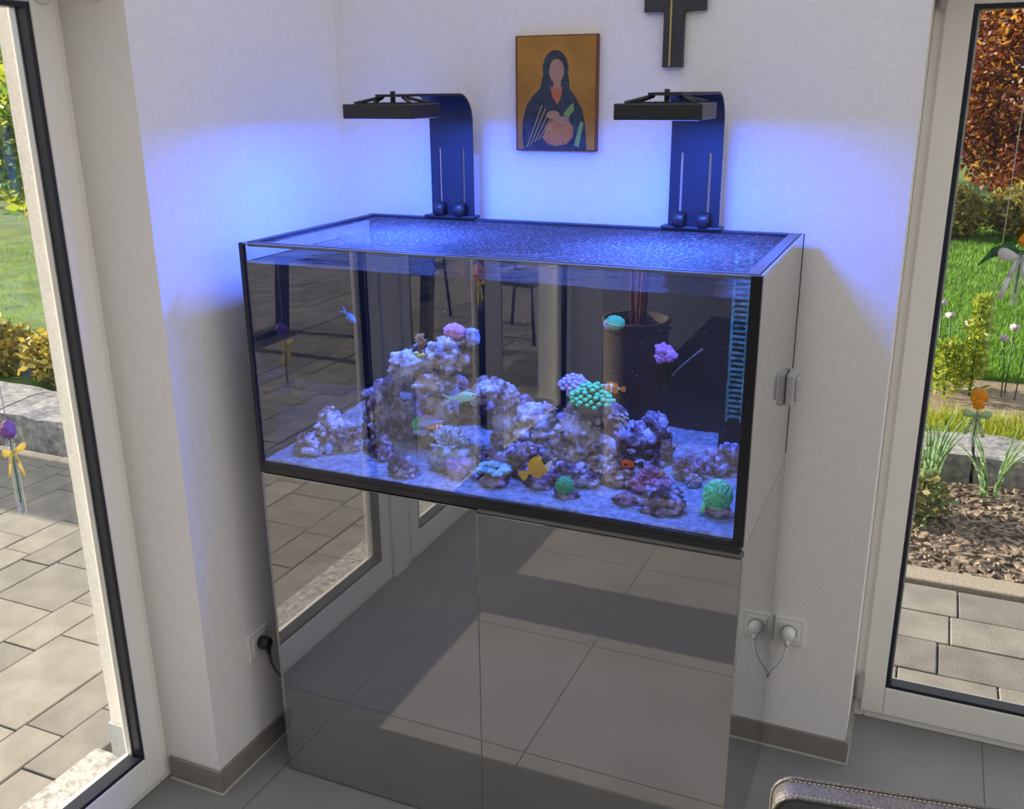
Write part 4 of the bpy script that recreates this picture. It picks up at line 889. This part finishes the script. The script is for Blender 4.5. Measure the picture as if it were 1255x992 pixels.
def iris(loc, n, h, sp, label, seed):
    rnd = random.Random(seed); r = empty('iris_clump', loc, label, 'plant', 'strap leaved clumps in the mulch bed')
    for k in range(n):
        a = rnd.uniform(0, 2 * PI); l = h * rnd.uniform(.6, 1.1); s = sp * rnd.uniform(.2, 1.0); w = .010; ca, sa = math.cos(a), math.sin(a); mb = MB(); P = []
        for q in range(6): t = q / 5; P.append((ca * s * t * t + ca * .03, sa * s * t * t + sa * .03, l * (t - .22 * t * t * s / sp), w * (1 - t) ** .6 + .0008))
        for (A, B) in zip(P, P[1:]): mb.add([(A[0] - A[3], A[1], A[2]), (A[0] + A[3], A[1], A[2]), (B[0] + B[3], B[1], B[2]), (B[0] - B[3], B[1], B[2])], [(0, 1, 2, 3)])
        o = mb.build('leaf', 'iris', r, True); md = o.modifiers.new('t', 'SOLIDIFY'); md.thickness = .0015
iris((1.60, 2.88, -.03), 18, .40, .20, 'fullest clump of green strap leaves by the granite block', 1); iris((1.86, 2.86, -.03), 15, .36, .20, 'loose strap leaf clump under the green bow', 2); iris((1.44, 2.88, -.03), 12, .36, .18, 'small strap leaf clump beside the fullest clump', 3)
shrub('heather_tuft', (1.55, 2.45, -.04), .13, .13, .13, 700, .045, ['olive', 'iris'], 'small grey green tuft growing in the mulch', 41, 'plant', False)

# ------------------------------------------------------------------ garden beyond the patio
rnd = random.Random(12)
x = -2.2
for k in range(3):
    L = rnd.uniform(.8, 1.05); mb = MB(); bm = bmesh.new(); bmesh.ops.create_cube(bm, size=1); bmesh.ops.subdivide_edges(bm, edges=bm.edges[:], cuts=7, use_grid_fill=True)
    for v in bm.verts:
        q = Vector((x - L / 2 + v.co.x * (L - .012), 1.83 + v.co.y * .42, .03 + v.co.z * .26)); v.co = q + Vector((mn.noise(q * 6), mn.noise(q * 6 + Vector((5, 0, 0))), mn.noise(q * 7 + Vector((0, 9, 0))))) * .02
    bm.verts.index_update(); mb.add([v.co[:] for v in bm.verts], [[v.index for v in f.verts] for f in bm.faces]); bm.free()
    tag(mb.build('granite_step', 'granite_dark'), ('rough granite edging block closest to the house wall', 'rough granite edging block second from the house wall', 'rough granite edging block before the golden shrubs')[k], 'stone', 'granite blocks along the patio'); x -= L
struct('lawn_side', MB().box((-30, 2.05, -.1), (-1.5, 40, .03)), 'lawn', 'lawn beyond the patio')
grass('side_grass', (-9, -2.3, 2.9, 12), 16000, .07, 'grassleaf', 'short green grass beyond the patio blocks', 5)
for k, (x, y, r) in enumerate(((-2.85, 2.42, .28), (-3.5, 2.48, .30), (-4.15, 2.5, .30), (-3.15, 3.05, .28), (-3.85, 3.12, .30))):
    shrub('golden_shrub', (x, y, .02), r, r * .8, r * .62, 1300, .06, ['goldleaf', 'olive'], ('golden shrub touching the first granite block', 'golden shrub behind the second granite block', 'golden shrub by the last granite blocks', 'golden shrub at the lawn behind the first one', 'golden shrub farthest into the side lawn')[k], 50 + k, grp='golden shrubs beyond the patio', up=.5)
for k, (x, y, r) in enumerate(((-7.0, 7.6, 1.0), (-9.6, 8.4, 1.2), (-12.6, 10.2, 1.5), (-6.6, 10.6, 1.3))):
    shrub('garden_tree', (x, y, 0), r, r, r * .95, 5200, .20, ['limeleaf', 'grassleaf'], ('bright green bushy tree nearest the patio lawn', 'second bright green tree along the side lawn', 'largest bright green tree far down the side lawn', 'green tree standing behind the bushy lawn tree')[k], 60 + k, 'tree', grp='bright green trees beyond the patio')
gw = MB().box((-5.6, 1.02, -.05), (-5.2, 1.56, 1.15), bev=.01); tag(gw.build('shade_pillar', 'granite_dark'), 'unseen grey stone pillar added to cast shade across the patio', 'pillar')  # out of view, added to throw the shadow band on the pavers

# outdoor table and chairs on the patio
tb = empty('patio_table', (-2.45, -4.05, -.02), 'dark metal patio table on trapezoid leg frames', 'table')
MB().box((-.95, -.42, .70), (.75, .42, .74), bev=.006).build('table_top', 'outdoor', tb)
for x0 in (-.75, .55):
    mb = MB(); w = .045; A, B, C_, D_ = Vector((x0, -.36, .70)), Vector((x0, -.28, .0)), Vector((x0, .28, .0)), Vector((x0, .36, .70))
    for p_, q_ in ((A, B), (B, C_), (C_, D_)):
        d = (q_ - p_).normalized(); n_ = Vector((0, -d.z, d.y)) * w; vs = []
        for xx in (-.035, .035): vs += [p_ + Vector((xx, 0, 0)) - n_, q_ + Vector((xx, 0, 0)) - n_, q_ + Vector((xx, 0, 0)) + n_, p_ + Vector((xx, 0, 0)) + n_]
        vs = [Vector((v.x, v.y, max(v.z, 0))) for v in vs]
        mb.add(vs, [(0, 1, 2, 3), (7, 6, 5, 4), (0, 4, 5, 1), (1, 5, 6, 2), (2, 6, 7, 3), (3, 7, 4, 0)])
    mb.build('leg_frame', 'outdoor', tb)
def patio_chair(loc, rz, label):
    r = empty('patio_chair', loc, label, 'chair', 'dark chairs on the patio'); r.rotation_euler = (0, 0, rz)
    MB().box((-.24, -.23, .43), (.24, .23, .46), bev=.008).build('seat', 'outdoor', r); MB().box((-.24, .20, .50), (.24, .23, .86), bev=.01).build('backrest', 'outdoor', r)
    for sx in (-.22, .22):
        MB().tube([(sx, -.21, .44), (sx * 1.1, -.25, 0)], .013, 8).build('leg', 'outdoor', r, True); MB().tube([(sx, .215, .86), (sx, .215, .44), (sx * 1.1, .27, 0)], .013, 8).build('leg', 'outdoor', r, True)
patio_chair((-1.35, -4.9, -.02), rad(100), 'dark metal patio chair standing apart from the table'); patio_chair((-2.4, -5.0, -.02), rad(175), 'dark metal patio chair pulled up to the table side')
